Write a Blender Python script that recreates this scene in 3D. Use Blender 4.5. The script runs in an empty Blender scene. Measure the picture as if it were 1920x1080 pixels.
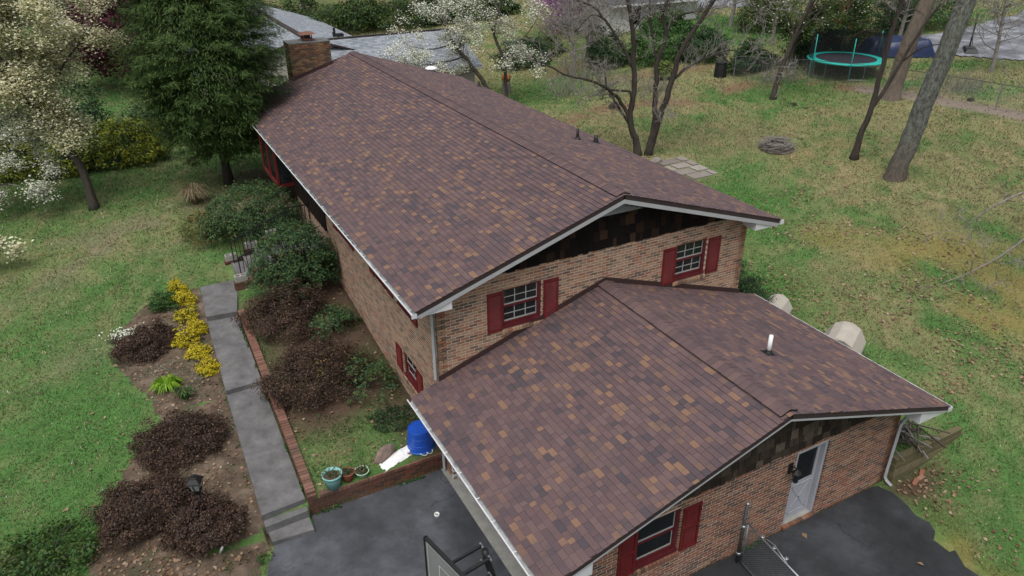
import bpy, math, random
import numpy as np
from mathutils import Matrix, Vector
R = math.radians
rng = np.random.default_rng(7)
random.seed(7)
scene = bpy.context.scene
COL = scene.collection

# ------------------------------------------------------------------ camera
CAM = Vector((-5.44, -13.957, 13.064)); YAW, PITCH, ROLL, FPX = R(28.003), R(-27.743), R(-0.366), 1394.9
fw = Vector((math.sin(YAW)*math.cos(PITCH), math.cos(YAW)*math.cos(PITCH), math.sin(PITCH)))
rt0 = fw.cross(Vector((0, 0, 1))).normalized(); up0 = rt0.cross(fw)
rt = rt0*math.cos(ROLL) + up0*math.sin(ROLL); up = up0*math.cos(ROLL) - rt0*math.sin(ROLL)
cam = bpy.data.cameras.new('camera'); camo = bpy.data.objects.new('camera', cam); COL.objects.link(camo)
camo.matrix_world = Matrix(((rt.x, up.x, -fw.x, CAM.x), (rt.y, up.y, -fw.y, CAM.y), (rt.z, up.z, -fw.z, CAM.z), (0, 0, 0, 1)))
cam.sensor_width = 36; cam.lens = FPX/1920*36; cam.clip_end = 3000; cam.clip_start = .1
scene.camera = camo
# ------------------------------------------------------------------ overcast light
world = bpy.data.worlds.new('World'); scene.world = world; world.use_nodes = True
nt = world.node_tree; nt.nodes.clear()
SUN_EL, SUN_AZ = 66, 225      # azimuth: compass degrees from +Y clockwise, where the light comes from
sky = nt.nodes.new('ShaderNodeTexSky'); sky.sky_type = 'NISHITA'; sky.sun_disc = False
sky.sun_elevation = R(SUN_EL); sky.sun_rotation = R(SUN_AZ); sky.dust_density = 5; sky.air_density = 1; sky.ozone_density = 1
hs = nt.nodes.new('ShaderNodeHueSaturation'); hs.inputs['Saturation'].default_value = .42; hs.inputs['Value'].default_value = 1.0
bg = nt.nodes.new('ShaderNodeBackground'); bg.inputs[1].default_value = .10
wo = nt.nodes.new('ShaderNodeOutputWorld')
nt.links.new(sky.outputs[0], hs.inputs['Color']); nt.links.new(hs.outputs[0], bg.inputs[0]); nt.links.new(bg.outputs[0], wo.inputs[0])
sun = bpy.data.lights.new('sun', 'SUN'); sun.energy = 1.5; sun.angle = R(50); sun.color = (1, .97, .93)
suno = bpy.data.objects.new('sun', sun); COL.objects.link(suno)
sd = Vector((math.sin(R(SUN_AZ))*math.cos(R(SUN_EL)), math.cos(R(SUN_AZ))*math.cos(R(SUN_EL)), math.sin(R(SUN_EL))))
suno.rotation_euler = sd.to_track_quat('Z', 'Y').to_euler()
vs = scene.view_settings; vs.view_transform = 'Standard'; vs.look = 'None'; vs.gamma = 1; vs.exposure = 0.50
vs.use_curve_mapping = False
scene.cycles.max_bounces = 6; scene.cycles.transparent_max_bounces = 12

# ------------------------------------------------------------------ helpers
def tag(o, label=None, cat=None, group=None, kind=None):
    if label: o['label'] = label
    if cat: o['category'] = cat
    if group: o['group'] = group
    if kind: o['kind'] = kind
    return o
def empty(name, loc=(0, 0, 0), rz=0, label=None, cat=None, group=None):
    o = bpy.data.objects.new(name, None); COL.objects.link(o); o.location = loc; o.rotation_euler = (0, 0, rz)
    o.empty_display_size = .2
    return tag(o, label, cat, group)
def link(name, me, m=None, parent=None, kind=None):
    o = bpy.data.objects.new(name, me); COL.objects.link(o)
    if m is not None and not me.materials: me.materials.append(m)
    if parent is not None: o.parent = parent
    if kind: o['kind'] = kind
    return o
V = lambda *a: np.array(a, float)
def unit(a): a = np.asarray(a, float); return a/(np.linalg.norm(a)+1e-12)
class B:
    def __init__(s): s.v = []; s.f = []
    def hexa(s, p):                       # 8 corners: bottom ring, top ring
        n = len(s.v); s.v += [tuple(q) for q in p]
        s.f += [(n, n+3, n+2, n+1), (n+4, n+5, n+6, n+7)] + [(n+i, n+(i+1) % 4, n+4+(i+1) % 4, n+4+i) for i in range(4)]
        return s
    def box(s, x0, x1, y0, y1, z0, z1):
        return s.hexa([(x0, y0, z0), (x1, y0, z0), (x1, y1, z0), (x0, y1, z0), (x0, y0, z1), (x1, y0, z1), (x1, y1, z1), (x0, y1, z1)])
    def bar(s, a, b, w, h, upv=(0, 0, 1)):  # beam of section w x h from a to b
        a = V(*a); b = V(*b); d = unit(b-a); sx = unit(np.cross(d, upv)); sz = np.cross(sx, d)
        sx = sx*w/2; sz = sz*h/2
        return s.hexa([a-sx-sz, a+sx-sz, b+sx-sz, b-sx-sz, a-sx+sz, a+sx+sz, b+sx+sz, b-sx+sz])
    def prism(s, poly, ext):              # planar polygon (3D points) extruded by vector ext
        n = len(s.v); k = len(poly); ext = V(*ext)
        s.v += [tuple(q) for q in poly] + [tuple(V(*q)+ext) for q in poly]
        s.f += [tuple(range(n+k-1, n-1, -1)), tuple(range(n+k, n+2*k))] + [(n+i, n+(i+1) % k, n+k+(i+1) % k, n+k+i) for i in range(k)]
        return s
    def quad(s, *p):
        n = len(s.v); s.v += [tuple(q) for q in p]; s.f.append(tuple(range(n, n+len(p)))); return s
    def tube(s, path, rad, n=6, cap=True):
        path = np.asarray(path, float); m = len(path)
        rad = np.full(m, rad, float) if np.isscalar(rad) else np.asarray(rad, float)
        t = np.gradient(path, axis=0) if m > 2 else np.repeat((path[1]-path[0])[None], m, 0)
        t /= np.linalg.norm(t, axis=1)[:, None]+1e-12
        ref = V(0, 0, 1) if abs(t[0][2]) < .9 else V(1, 0, 0)
        u = unit(np.cross(t[0], ref)); base = len(s.v); an = np.arange(n)*2*math.pi/n; ca, sa = np.cos(an), np.sin(an)
        for i in range(m):
            u = unit(u-t[i]*(u@t[i])); w = np.cross(t[i], u)
            s.v += [tuple(q) for q in path[i]+rad[i]*(ca[:, None]*u+sa[:, None]*w)]
        for i in range(m-1):
            a = base+i*n
            s.f += [(a+j, a+(j+1) % n, a+n+(j+1) % n, a+n+j) for j in range(n)]
        if cap: s.f += [tuple(range(base+n-1, base-1, -1)), tuple(range(base+(m-1)*n, base+m*n))]
        return s
    def lathe(s, prof, c=(0, 0, 0), n=24, sx=1, sy=1):   # profile of (r, z)
        base = len(s.v); k = len(prof)
        for r, z in prof:
            s.v += [(c[0]+sx*r*math.cos(2*math.pi*j/n), c[1]+sy*r*math.sin(2*math.pi*j/n), c[2]+z) for j in range(n)]
        for i in range(k-1):
            a = base+i*n; s.f += [(a+j, a+(j+1) % n, a+n+(j+1) % n, a+n+j) for j in range(n)]
        return s
    def mesh(s, name, smooth=False):
        me = bpy.data.meshes.new(name); me.from_pydata(s.v, [], s.f); me.update()
        if smooth: me.polygons.foreach_set('use_smooth', [True]*len(me.polygons))
        return me
    def build(s, name, m, parent=None, smooth=False, kind=None):
        return link(name, s.mesh(name, smooth), m, parent, kind)
def np_mesh(name, verts, k, m=None, parent=None, kind=None, col=None):   # verts (N*k,3): N separate k-gons
    N = len(verts)//k; me = bpy.data.meshes.new(name)
    me.vertices.add(len(verts)); me.vertices.foreach_set('co', np.ascontiguousarray(verts, np.float32).ravel())
    me.loops.add(len(verts)); me.loops.foreach_set('vertex_index', np.arange(len(verts), dtype=np.int32))
    me.polygons.add(N); me.polygons.foreach_set('loop_start', np.arange(0, N*k, k, dtype=np.int32))
    me.polygons.foreach_set('loop_total', np.full(N, k, np.int32))
    me.update(calc_edges=True)
    if col is not None:
        a = me.attributes.new('col', 'FLOAT_COLOR', 'POINT'); a.data.foreach_set('color', np.ascontiguousarray(col, np.float32).ravel())
    return link(name, me, m, parent, kind)
def rand_unit(n, r=rng):
    a = r.normal(size=(n, 3)); return a/np.linalg.norm(a, axis=1)[:, None]
def leaves(name, pts, size, m, parent=None, normal=None, jitter=.6, aspect=.6, kind=None, tdir=None, r=rng):
    """one diamond-shaped, slightly folded leaf per point"""
    n = len(pts)
    nn = rand_unit(n, r) if normal is None else normal+jitter*rand_unit(n, r)
    nn = nn/(np.linalg.norm(nn, axis=1)[:, None]+1e-9)
    t = rand_unit(n, r) if tdir is None else tdir+.35*rand_unit(n, r)
    t = t-nn*(t*nn).sum(1)[:, None]; t /= np.linalg.norm(t, axis=1)[:, None]+1e-9
    b = np.cross(nn, t); size = np.broadcast_to(np.asarray(size, float), (n,))*r.uniform(.7, 1.3, n)
    L = size[:, None]*.5; W_ = L*aspect; q = np.empty((n, 4, 3))
    q[:, 0] = pts-t*L; q[:, 1] = pts-b*W_+nn*L*.2; q[:, 2] = pts+t*L; q[:, 3] = pts+b*W_+nn*L*.2
    return np_mesh(name, q.reshape(-1, 3), 4, m, parent, kind)

# ---- value noise
def _hash(i, j, s):
    h = (i*374761393+j*668265263+s*974634777) & 0xffffffff
    h = ((h ^ (h >> 13))*1274126177) & 0xffffffff
    return ((h ^ (h >> 16)) & 0xffff)/65535.0
def vnoise(x, y, s=0):
    xi = np.floor(x).astype(np.int64); yi = np.floor(y).astype(np.int64); fx = x-xi; fy = y-yi
    fx = fx*fx*(3-2*fx); fy = fy*fy*(3-2*fy)
    a = _hash(xi, yi, s); b = _hash(xi+1, yi, s); c = _hash(xi, yi+1, s); d = _hash(xi+1, yi+1, s)
    return a+(b-a)*fx+(c-a)*fy+(a-b-c+d)*fx*fy
def fbm(x, y, s=0, o=4):
    v = 0; a = .5; t = 0
    for k in range(o): v = v+a*vnoise(x*2**k, y*2**k, s+k*17); t += a; a *= .55
    return v/t
def sstep(a, b, x):
    t = np.clip((x-a)/(b-a), 0, 1); return t*t*(3-2*t)

# ------------------------------------------------------------------ materials
class N:
    def __init__(s, name):
        s.m = bpy.data.materials.new(name); s.m.use_nodes = True; s.t = s.m.node_tree; s.t.nodes.clear()
        s.out = s.n('OutputMaterial'); s.p = s.n('BsdfPrincipled'); s.l(s.p.outputs[0], s.out.inputs[0])
        s._pos = None
    def n(s, k, **kw):
        x = s.t.nodes.new('ShaderNode'+k)
        for a, b in kw.items(): setattr(x, a, b)
        return x
    def l(s, a, b): s.t.links.new(a, b)
    def set(s, sock, v):
        i = s.p.inputs[sock]
        if hasattr(v, 'is_output'): s.l(v, i)
        else: i.default_value = (*v, 1) if isinstance(v, tuple) and len(v) == 3 else v
        return s
    def pos(s):
        if s._pos is None: s._pos = s.n('NewGeometry').outputs['Position']
        return s._pos
    def noise(s, scale, detail=4, rough=.6, vec=None, stretch=None):
        x = s.n('TexNoise'); x.inputs['Scale'].default_value = scale; x.inputs['Detail'].default_value = detail; x.inputs['Roughness'].default_value = rough
        v = vec or s.pos()
        if stretch:
            mp = s.n('Mapping'); mp.inputs['Scale'].default_value = stretch; s.l(v, mp.inputs['Vector']); v = mp.outputs[0]
        s.l(v, x.inputs['Vector']); return x.outputs['Fac']
    def ramp(s, fac, stops, interp='LINEAR'):
        r = s.n('ValToRGB'); r.color_ramp.interpolation = interp; e = r.color_ramp.elements
        while len(e) < len(stops): e.new(1)
        for el, (p_, c) in zip(e, stops): el.position = p_; el.color = (*c, 1) if not np.isscalar(c) else (c, c, c, 1)
        s.l(fac, r.inputs[0]); return r.outputs[0]
    def mix(s, fac, a, b, mode='MIX'):
        x = s.n('Mix', data_type='RGBA', blend_type=mode)
        for i, v in ((0, fac), (6, a), (7, b)):
            if hasattr(v, 'is_output'): s.l(v, x.inputs[i])
            else: x.inputs[i].default_value = (*v, 1) if isinstance(v, tuple) else v
        return x.outputs[2]
    def math(s, op, a, b=0.0):
        x = s.n('Math', operation=op)
        for i, v in ((0, a), (1, b)):
            if hasattr(v, 'is_output'): s.l(v, x.inputs[i])
            else: x.inputs[i].default_value = v
        return x.outputs[0]
    def rand(s):      # uniform per piece: per mesh island plus per object
        g = s.n('NewGeometry').outputs['Random Per Island']; o = s.n('ObjectInfo').outputs['Random']
        return s.math('FRACT', s.math('ADD', g, o))
    def bump(s, h, strength=.3, dist=.01):
        b = s.n('Bump'); b.inputs['Strength'].default_value = strength; b.inputs['Distance'].default_value = dist
        s.l(h, b.inputs['Height']); s.l(b.outputs[0], s.p.inputs['Normal']); return s
    def val(s, col, fac, lo, hi):   # multiply colour by lo..hi driven by fac
        return s.mix(1.0, col, s.ramp(fac, [(0, lo), (1, hi)]), 'MULTIPLY')
def simple(name, c, rough=.6, var=.25, scale=3, bump=.15, bscale=60, metal=0, spec=.4, stain=None, stretch=None):
    n = N(name); a = n.noise(scale, 5, .65, stretch=stretch)
    col = n.mix(n.ramp(a, [(.3, 0), (.7, 1)]), tuple(np.array(c)*(1-var)), tuple(np.minimum(np.array(c)*(1+var), .95)))
    if stain: col = n.mix(n.ramp(n.noise(scale*.6, 6, .7), [(.52, 0), (.72, .8)]), col, stain)
    n.set('Base Color', col).set('Roughness', rough).set('Metallic', metal).set('Specular IOR Level', spec)
    if bump: n.bump(n.noise(bscale, 3), bump, .01)
    return n.m
def leafmat(name, stops, rough=.6, trans=.25, patch=None):
    n = N(name); col = n.ramp(n.rand(), stops)
    if patch: col = n.mix(n.ramp(n.noise(patch[0], 3), [(.45, 0), (.65, 1)]), col, patch[1])
    n.set('Base Color', col).set('Roughness', rough).set('Specular IOR Level', .25)
    tr = n.n('BsdfTranslucent'); n.l(col, tr.inputs[0]); mx = n.n('MixShader'); mx.inputs[0].default_value = trans
    n.l(n.p.outputs[0], mx.inputs[1]); n.l(tr.outputs[0], mx.inputs[2]); n.l(mx.outputs[0], n.out.inputs[0])
    return n.m
def brickmat(name, stops, moss=None):
    stops = [(a, (c[0]*1.04, c[1]*.98, c[2]*.88)) for a, c in stops]; mu = np.mean([c for _, c in stops], 0); stops = [(a, tuple(np.array(c)*.8+mu*.2)) for a, c in stops]
    n = N(name); col = n.ramp(n.rand(), stops, 'CONSTANT')
    col = n.val(col, n.noise(14, 5, .7), .72, 1.25); col = n.mix(n.ramp(n.noise(1.1, 4), [(.5, 0), (.75, .2)]), col, (.23, .19, .16))
    if moss: col = n.mix(n.ramp(n.noise(.9, 5, .7), [(.5, 0), (.7, .75)]), col, moss)
    n.set('Base Color', col).set('Roughness', .9).set('Specular IOR Level', .2).bump(n.noise(90, 3), .35, .006)
    return n.m
def shinglemat(name, stops, k=1.0):
    n = N(name); r = n.rand(); col = n.ramp(r, stops, 'CONSTANT')
    col = n.val(col, n.noise(160, 2, .8), .62, 1.38)      # mineral granules
    col = n.val(col, n.noise(.35, 4), .88, 1.12); col = n.mix(n.ramp(n.noise(1.5, 3, .6), [(.52, 0), (.68, .5)]), col, tuple(np.array(stops[-1][1])*1.08))
    n.set('Base Color', col).set('Roughness', .82).set('Specular IOR Level', .35).bump(n.noise(220, 2), .5, .004)
    return n.m
MT = {}
MT['brick'] = brickmat('brick_buff', [(0, (.34, .215, .155)), (.14, (.38, .26, .19)), (.27, (.27, .205, .165)), (.36, (.125, .10, .085)), (.47, (.27, .125, .085)), (.57, (.36, .255, .185)), (.68, (.19, .145, .115)), (.78, (.33, .18, .125)), (.87, (.22, .125, .09)), (.93, (.10, .085, .078))])
MT['brick_red'] = brickmat('brick_red', [(0, (.235, .105, .075)), (.16, (.195, .095, .072)), (.3, (.265, .145, .10)), (.43, (.10, .07, .06)), (.56, (.215, .11, .08)), (.68, (.145, .09, .072)), (.8, (.27, .175, .125)), (.9, (.085, .067, .062))])
MT['brick_planter'] = brickmat('brick_planter', [(0, (.115, .050, .038)), (.2, (.085, .042, .034)), (.4, (.14, .062, .046)), (.6, (.06, .038, .033)), (.8, (.105, .054, .044))], moss=(.06, .055, .04))
MT['brick_chimney'] = brickmat('brick_chimney', [(0, (.23, .15, .095)), (.2, (.17, .105, .072)), (.35, (.10, .075, .06)), (.5, (.27, .18, .11)), (.65, (.19, .095, .065)), (.8, (.075, .063, .055))], moss=(.055, .05, .045))
MT['brick_white'] = brickmat('brick_white', [(0, (.62, .62, .62)), (.35, (.5, .51, .53)), (.7, (.36, .37, .39)), (.85, (.68, .67, .66))])
MT['mortar'] = simple('mortar', (.60, .51, .43), .95, .12, 6, .3, 90, stain=(.40, .32, .26))
MT['mortar_dark'] = simple('mortar_dark', (.16, .12, .10), .95, .3, 5, .3, 90)
SH = [(0, (.106, .067, .069)), (.22, (.122, .079, .079)), (.42, (.093, .061, .065)), (.57, (.142, .087, .070)), (.65, (.188, .112, .076)), (.73, (.113, .073, .074)), (.84, (.080, .057, .063)), (.94, (.064, .051, .059))]
MT['shingle'] = shinglemat('asphalt_shingle', SH)
MT['shingle_grey'] = shinglemat('grey_shingle', [(0, (.19, .213, .24)), (.3, (.235, .257, .285)), (.6, (.16, .18, .205)), (.8, (.27, .292, .318))])
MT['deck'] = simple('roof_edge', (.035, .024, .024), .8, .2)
MT['flash'] = simple('brown_flashing', (.045, .026, .025), .45, .15, 2, .05)
MT['black'] = simple('black_plastic', (.012, .012, .013), .5, .2, 5, .05)
MT['white'] = simple('white_trim', (.60, .61, .63), .45, .08, 2.5, .04, 40, stain=(.46, .46, .46))
MT['trim'] = simple('aged_white_trim', (.36, .37, .39), .5, .1, 2.5, .05, 40, stain=(.38, .38, .37))
MT['gutter'] = simple('gutter_metal', (.45, .47, .48), .4, .25, 5, .05, 40, stain=(.12, .11, .10))
MT['soffit'] = simple('soffit', (.10, .095, .09), .8, .2)  # dark tone puts the shade of the unlit rake overhang into the colour
MT['red'] = simple('red_paint', (.125, .012, .013), .55, .25, 2.2, .08, 30, stain=(.165, .03, .028))
MT['maroon'] = simple('maroon_paint', (.095, .012, .016), .5, .2, 3, .08, 30, stain=(.13, .028, .034))
MT['muntin'] = simple('sash_white', (.36, .37, .355), .5, .1)
MT['concrete'] = simple('concrete', (.118, .117, .118), .9, .35, 2.6, .45, 120, stain=(.075, .075, .072))
MT['concrete_pale'] = simple('pale_concrete', (.30, .295, .27), .9, .2, 3, .3, 100, stain=(.22, .23, .19))
MT['iron'] = simple('black_iron', (.012, .012, .013), .45, .2)
MT['galv'] = simple('galvanised_steel', (.30, .32, .34), .4, .2, 6, .05, metal=.7)
MT['dark'] = simple('dark_room', (.012, .012, .013), .9, .2)
def glassmat(name, tint, fac):
    n = N(name); n.set('Base Color', tint).set('Roughness', .04).set('Specular IOR Level', .7)
    tr = n.n('BsdfTransparent'); tr.inputs[0].default_value = (.75, .8, .8, 1); mx = n.n('MixShader'); mx.inputs[0].default_value = fac
    n.l(tr.outputs[0], mx.inputs[1]); n.l(n.p.outputs[0], mx.inputs[2]); n.l(mx.outputs[0], n.out.inputs[0]); return n.m
MT['glass'] = glassmat('window_glass', (.02, .025, .028), .6)
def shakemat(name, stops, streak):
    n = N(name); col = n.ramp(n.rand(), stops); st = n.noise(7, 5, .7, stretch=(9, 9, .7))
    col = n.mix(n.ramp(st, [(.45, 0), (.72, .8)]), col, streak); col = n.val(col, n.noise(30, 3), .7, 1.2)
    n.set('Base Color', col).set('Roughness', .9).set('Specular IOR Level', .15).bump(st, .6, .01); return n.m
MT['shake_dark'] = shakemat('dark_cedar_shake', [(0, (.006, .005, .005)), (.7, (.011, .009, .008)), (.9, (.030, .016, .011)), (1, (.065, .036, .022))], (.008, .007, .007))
MT['shake_grey'] = shakemat('weathered_cedar_shake', [(0, (.026, .019, .015)), (.5, (.055, .041, .032)), (.85, (.092, .071, .056)), (1, (.16, .128, .10))], (.019, .015, .013))
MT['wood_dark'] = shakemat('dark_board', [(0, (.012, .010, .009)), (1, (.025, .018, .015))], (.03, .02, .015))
MT['timber'] = shakemat('mossy_timber', [(0, (.12, .105, .06)), (1, (.20, .17, .10))], (.07, .07, .03))
MT['bark'] = simple('brown_bark', (.06, .05, .042), .95, .4, 9, .8, 40, stretch=(1, 1, .25))
MT['bark_dark'] = simple('dark_bark', (.045, .036, .030), .95, .4, 9, .8, 40, stretch=(1, 1, .25))
MT['bark_grey'] = simple('grey_twig_bark', (.19, .175, .16), .95, .35, 9, .5, 40)
def lichen():
    n = N('lichened_bark'); a = n.noise(9, 7, .8, stretch=(1, 1, .5))
    col = n.mix(n.ramp(a, [(.42, 0), (.56, 1)]), (.055, .05, .044), (.15, .165, .142))
    hgt = n.n('SeparateXYZ'); n.l(n.pos(), hgt.inputs[0])
    col = n.mix(n.ramp(n.math('MULTIPLY', hgt.outputs[2], .1), [(.22, 0), (.42, 1)]), n.val(n.ramp(a, [(.3, (.055, .045, .035)), (.7, (.15, .125, .10))]), n.noise(20, 3), .7, 1.2), col)
    n.set('Base Color', col).set('Roughness', .95).bump(n.noise(11, 5, .7, stretch=(1, 1, .3)), 1.0, .05); return n.m
MT['lichen'] = lichen()

# ------------------------------------------------------------------ terrain
CTRL=np.array([(-5,.5,.42),(-5,5,.74),(-5,10,1.22),(-4.5,14,1.6),(-1,14,1.8),(0,3,.75),(0,8,1.35),(-3,0.5,.64),(-3,5,.85),(-1,1,.6),(-10,5,.45),(-10,12,1.0),(-6,-2,.2),(-9,-3,.1),(-12,-6,0.0),(-4.6,-1.5,.03),(-4.6,-4,.0),(-16,8,.5),(-7,18,1.6),(-1,20,1.9),(-12,24,1.6),(-6,30,1.8),(-10,45,2.4),(-30,20,1.4),(-30,60,2.5),(-20,-20,-.3),(-40,-30,-.5),
(9.7,-5,.6),(10,0,.95),(10,10,1.5),(10,20,1.7),(12,31,1.0),(6,36,1.0),(16,36,1.5),(13,-6,.7),(14,-8,.6),(17,-8,.9),(12,-12,.3),(9,-9,.02),(6,-9,0),(0,-9,0),(4,-14,-.1),(20,0,1.5),(25,6,2.0),(24,12,2.1),(17,13,1.8),(32,16,2.8),(37,9,3.1),(42,22,3.6),(55,20,4.0),(21,31,2.2),(40,42,4.0),(60,35,4.5),(20,45,2.2),(40,70,4.5),(80,50,5.5),(0,70,3),(100,100,6),(-20,100,3),(120,20,6),(40,-20,1.8),(100,-40,4),(20,140,5),(150,150,7),(-100,50,2),(-100,150,3),(-60,-80,-1),(60,-80,1),(200,50,8)],float)
def _phi(r2): return np.where(r2 > 0, .5*r2*np.log(np.maximum(r2, 1e-9)), 0)
_P = CTRL[:, :2]; _n = len(_P)
_A = np.zeros((_n+3, _n+3)); _A[:_n, :_n] = _phi(((_P[:, None]-_P[None])**2).sum(-1))+np.eye(_n)*2.0
_A[:_n, _n] = 1; _A[:_n, _n+1:] = _P; _A[_n, :_n] = 1; _A[_n+1:, :_n] = _P.T
_w = np.linalg.solve(_A, np.concatenate([CTRL[:, 2], np.zeros(3)]))
def Hbase(x, y):
    q = np.stack([x.ravel(), y.ravel()], 1); out = np.empty(len(q))
    for i in range(0, len(q), 40000):
        c = q[i:i+40000]; r2 = ((c[:, None]-_P[None])**2).sum(-1); out[i:i+40000] = _phi(r2)@_w[:_n]+_w[_n]+c@_w[_n+1:]
    return out.reshape(x.shape)
def H(x, y):
    x = np.asarray(x, float); y = np.asarray(y, float); x, y = np.broadcast_arrays(x, y)
    h = Hbase(x, y)
    h = h-.5*(1-sstep(-5.80, -5.62, y))*(1-sstep(10.2, 13.5, x))*sstep(-8.5, -6, y)*(x > 8.6)
    h = h+.035*(fbm(x*.7, y*.7, 5, 3)-.5)*(1+sstep(10, 30, x)*2)
    h = np.where((x > 8.6) & (y < -5.7), np.maximum(h, .015), h)
    wz = np.interp(y, [-1.2, -.3, .1, 4.8, 5.0, 8.6, 8.8, 10.7, 12], [.0, .08, .36, .68, .76, 1.06, 1.16, 1.32, 1.45])   # ground follows the walk
    wgt = sstep(-6.6, -4.9, x)*(1-sstep(-3.5, -3.25, x))*(1-sstep(10.8, 12.5, y))*sstep(-1.6, -.5, y); h = h*(1-wgt)+wz*wgt
    cut = ((x > -4.62) & (x < 9.52) & (y < .03) & (y > -5.75)) | ((x > -4.9+.25*np.sin(y)) & (x < 8.75+.2*np.sin(y*2)) & (y <= -.55))
    return np.where(cut, np.minimum(h, -.08), h)
h1 = lambda x, y: float(H(np.array(x), np.array(y)))
def blob(x, y, cx, cy, rx, ry, a=0):
    c, s = math.cos(a), math.sin(a); dx = x-cx; dy = y-cy
    return np.exp(-(((c*dx+s*dy)/rx)**2+((-s*dx+c*dy)/ry)**2))
def polydist(x, y, pts):
    d = np.full(np.shape(x), 1e9)
    for (ax, ay), (bx, by) in zip(pts[:-1], pts[1:]):
        ux, uy = bx-ax, by-ay; t = np.clip(((x-ax)*ux+(y-ay)*uy)/(ux*ux+uy*uy), 0, 1)
        d = np.minimum(d, np.hypot(x-ax-t*ux, y-ay-t*uy))
    return d
def inpoly(x, y, P):
    r = np.zeros(np.shape(x), bool); n = len(P)
    for i in range(n):
        (x0, y0), (x1, y1) = P[i], P[(i+1) % n]
        r ^= ((y0 > y) != (y1 > y)) & (x < (x1-x0)*(y-y0)/(y1-y0+1e-12)+x0)
    return r
BED = [(-4.2, 10.9), (-5.3, 11.0), (-6.2, 10.6), (-6.9, 9.8), (-7.2, 8.8), (-7.15, 7.6), (-6.8, 6.5), (-6.4, 5.5), (-6.35, 4.8), (-6.7, 4.1), (-7.3, 3.2), (-7.7, 2.4), (-8.0, 1.6), (-8.2, .6), (-8.0, -.6), (-7.2, -1.8), (-6.2, -2.4), (-5.2, -2.2), (-4.95, -1.3), (-4.62, -.7), (-4.35, -.4), (-4.3, 5)]
LEAFLINE = [(13, 21.5), (16, 20.8), (19.8, 22), (22, 21.2), (24.2, 19.8), (27, 20), (29.3, 20.2), (32, 18.4), (33.4, 15.6)]
DIRTLINE = [(33.6, 15.2), (34.5, 12.2), (35.2, 9.0), (36, 5), (37, 0)]
def gcol(x, y):
    """lawn colour: living grass, dry straw, moss and bare soil, as they grow"""
    big = fbm(x*.16, y*.16, 1, 4); mid = fbm(x*.7, y*.7, 11, 4); fine = fbm(x*2.6, y*2.6, 21, 3)
    back = sstep(9.5, 14, x+.25*y)*(x > 4)
    straw = (.24+.46*back)*sstep(.36, .66, mid*.6+big*.4+.1*back)+.35*sstep(.5, .68, fine)
    band = np.exp(-((y-(15.6+.28*(x+8)))/2.0)**2)*(x < 0)+np.exp(-((y-(8.6+.1*(x+10)))/1.0)**2)*(x < -7)*.5
    straw = straw+.35*band
    viv = blob(x, y, 16, 7.4, 3.2, 2.6)+.9*blob(x, y, 12.5, 3, 2.2, 4)+.6*blob(x, y, 30, 16.5, 4, 2.4)+.6*blob(x, y, 19.5, 10.5, 2.2, 1.6)+.8*blob(x, y, 42, 15.5, 4, 1.2, -.5)+.9*blob(x, y, 36, 32, 6, 6)+.8*blob(x, y, 19, 28, 5, 4)+.5*blob(x, y, -8, 5, 2, 6)
    straw = np.clip(straw-viv*.75, 0, 1)
    c = np.array([.074, .158, .044])[None]*(1-straw[..., None])+np.array([.235, .205, .108])[None]*straw[..., None]
    c = c*(.72+.56*fbm(x*3.4, y*3.4, 41, 3))[..., None]
    c = c*(1-.45*np.clip(viv, 0, 1)[..., None])+np.array([.058, .160, .034])[None]*.45*np.clip(viv, 0, 1)[..., None]
    moss = np.clip(blob(x, y, 19.5, .8, 2.6, 1.6)+blob(x, y, 17.2, -4, 1.8, 2.4)+blob(x, y, 21, -2.5, 2.5, 2)+.9*blob(x, y, 9.1, -8.3, .5, 1.4)+.7*blob(x, y, 17, 3.4, 2, .9)+.6*blob(x, y, 37, 14, 1.6, 1.4)+.5*blob(x, y, 24, 9, 3, 1.5), 0, 1)*sstep(.38, .62, mid)
    c = c*(1-.55*moss[..., None])+np.array([.215, .165, .04])[None]*.55*moss[..., None]
    grey = np.clip(band, 0, 1)*.45*sstep(.4, .6, mid)
    c = c*(1-grey[..., None])+np.array([.16, .148, .11])[None]*grey[..., None]
    leaf = np.exp(-(polydist(x, y, LEAFLINE)/.75)**2)*sstep(.3, .55, mid)
    leaf = np.maximum(leaf, .9*np.exp(-((x-28)/6)**2-((y-25.5+.25*(x-28))/1.0)**2)); leaf = np.maximum(leaf, .8*np.exp(-((x-23)/3)**2-((y-31)/1.2)**2))
    c = c*(1-.85*leaf[..., None])+np.array([.17, .105, .068])[None]*.85*leaf[..., None]
    dirt = np.exp(-(polydist(x, y, DIRTLINE)/.7)**4)
    c = c*(1-dirt[..., None])+np.array([.22, .18, .15])[None]*dirt[..., None]
    # bare soil by the house foundation and under the shrubs of the planter
    soil = ((x > -3.5) & (x < .2) & (y > 0) & (y < 12))*np.clip(sstep(.42, .56, mid)*.75*sstep(1.6, 3.2, y)+sstep(-1.2, -.4, x)*.8+.9*blob(x, y, -2.4, 6.3, 1.4, 1.6)+.9*blob(x, y, -2.5, 3.2, 1.4, 1.5), 0, 1)
    soil = np.maximum(soil, .8*np.exp(-((x+.2)/1.2)**2)*((y > 12) & (y < 21))*(x < 0))
    soil = np.maximum(soil, 1.3*np.clip(blob(x, y, 10.0, -6.2, .9, .42), 0, .75)); soil = np.clip(soil, 0, 1)
    c = c*(1-soil[..., None])+np.array([.088, .060, .042])[None]*soil[..., None]
    return c, np.clip(np.maximum.reduce([leaf, dirt, soil]), 0, 1), moss, back
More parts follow.
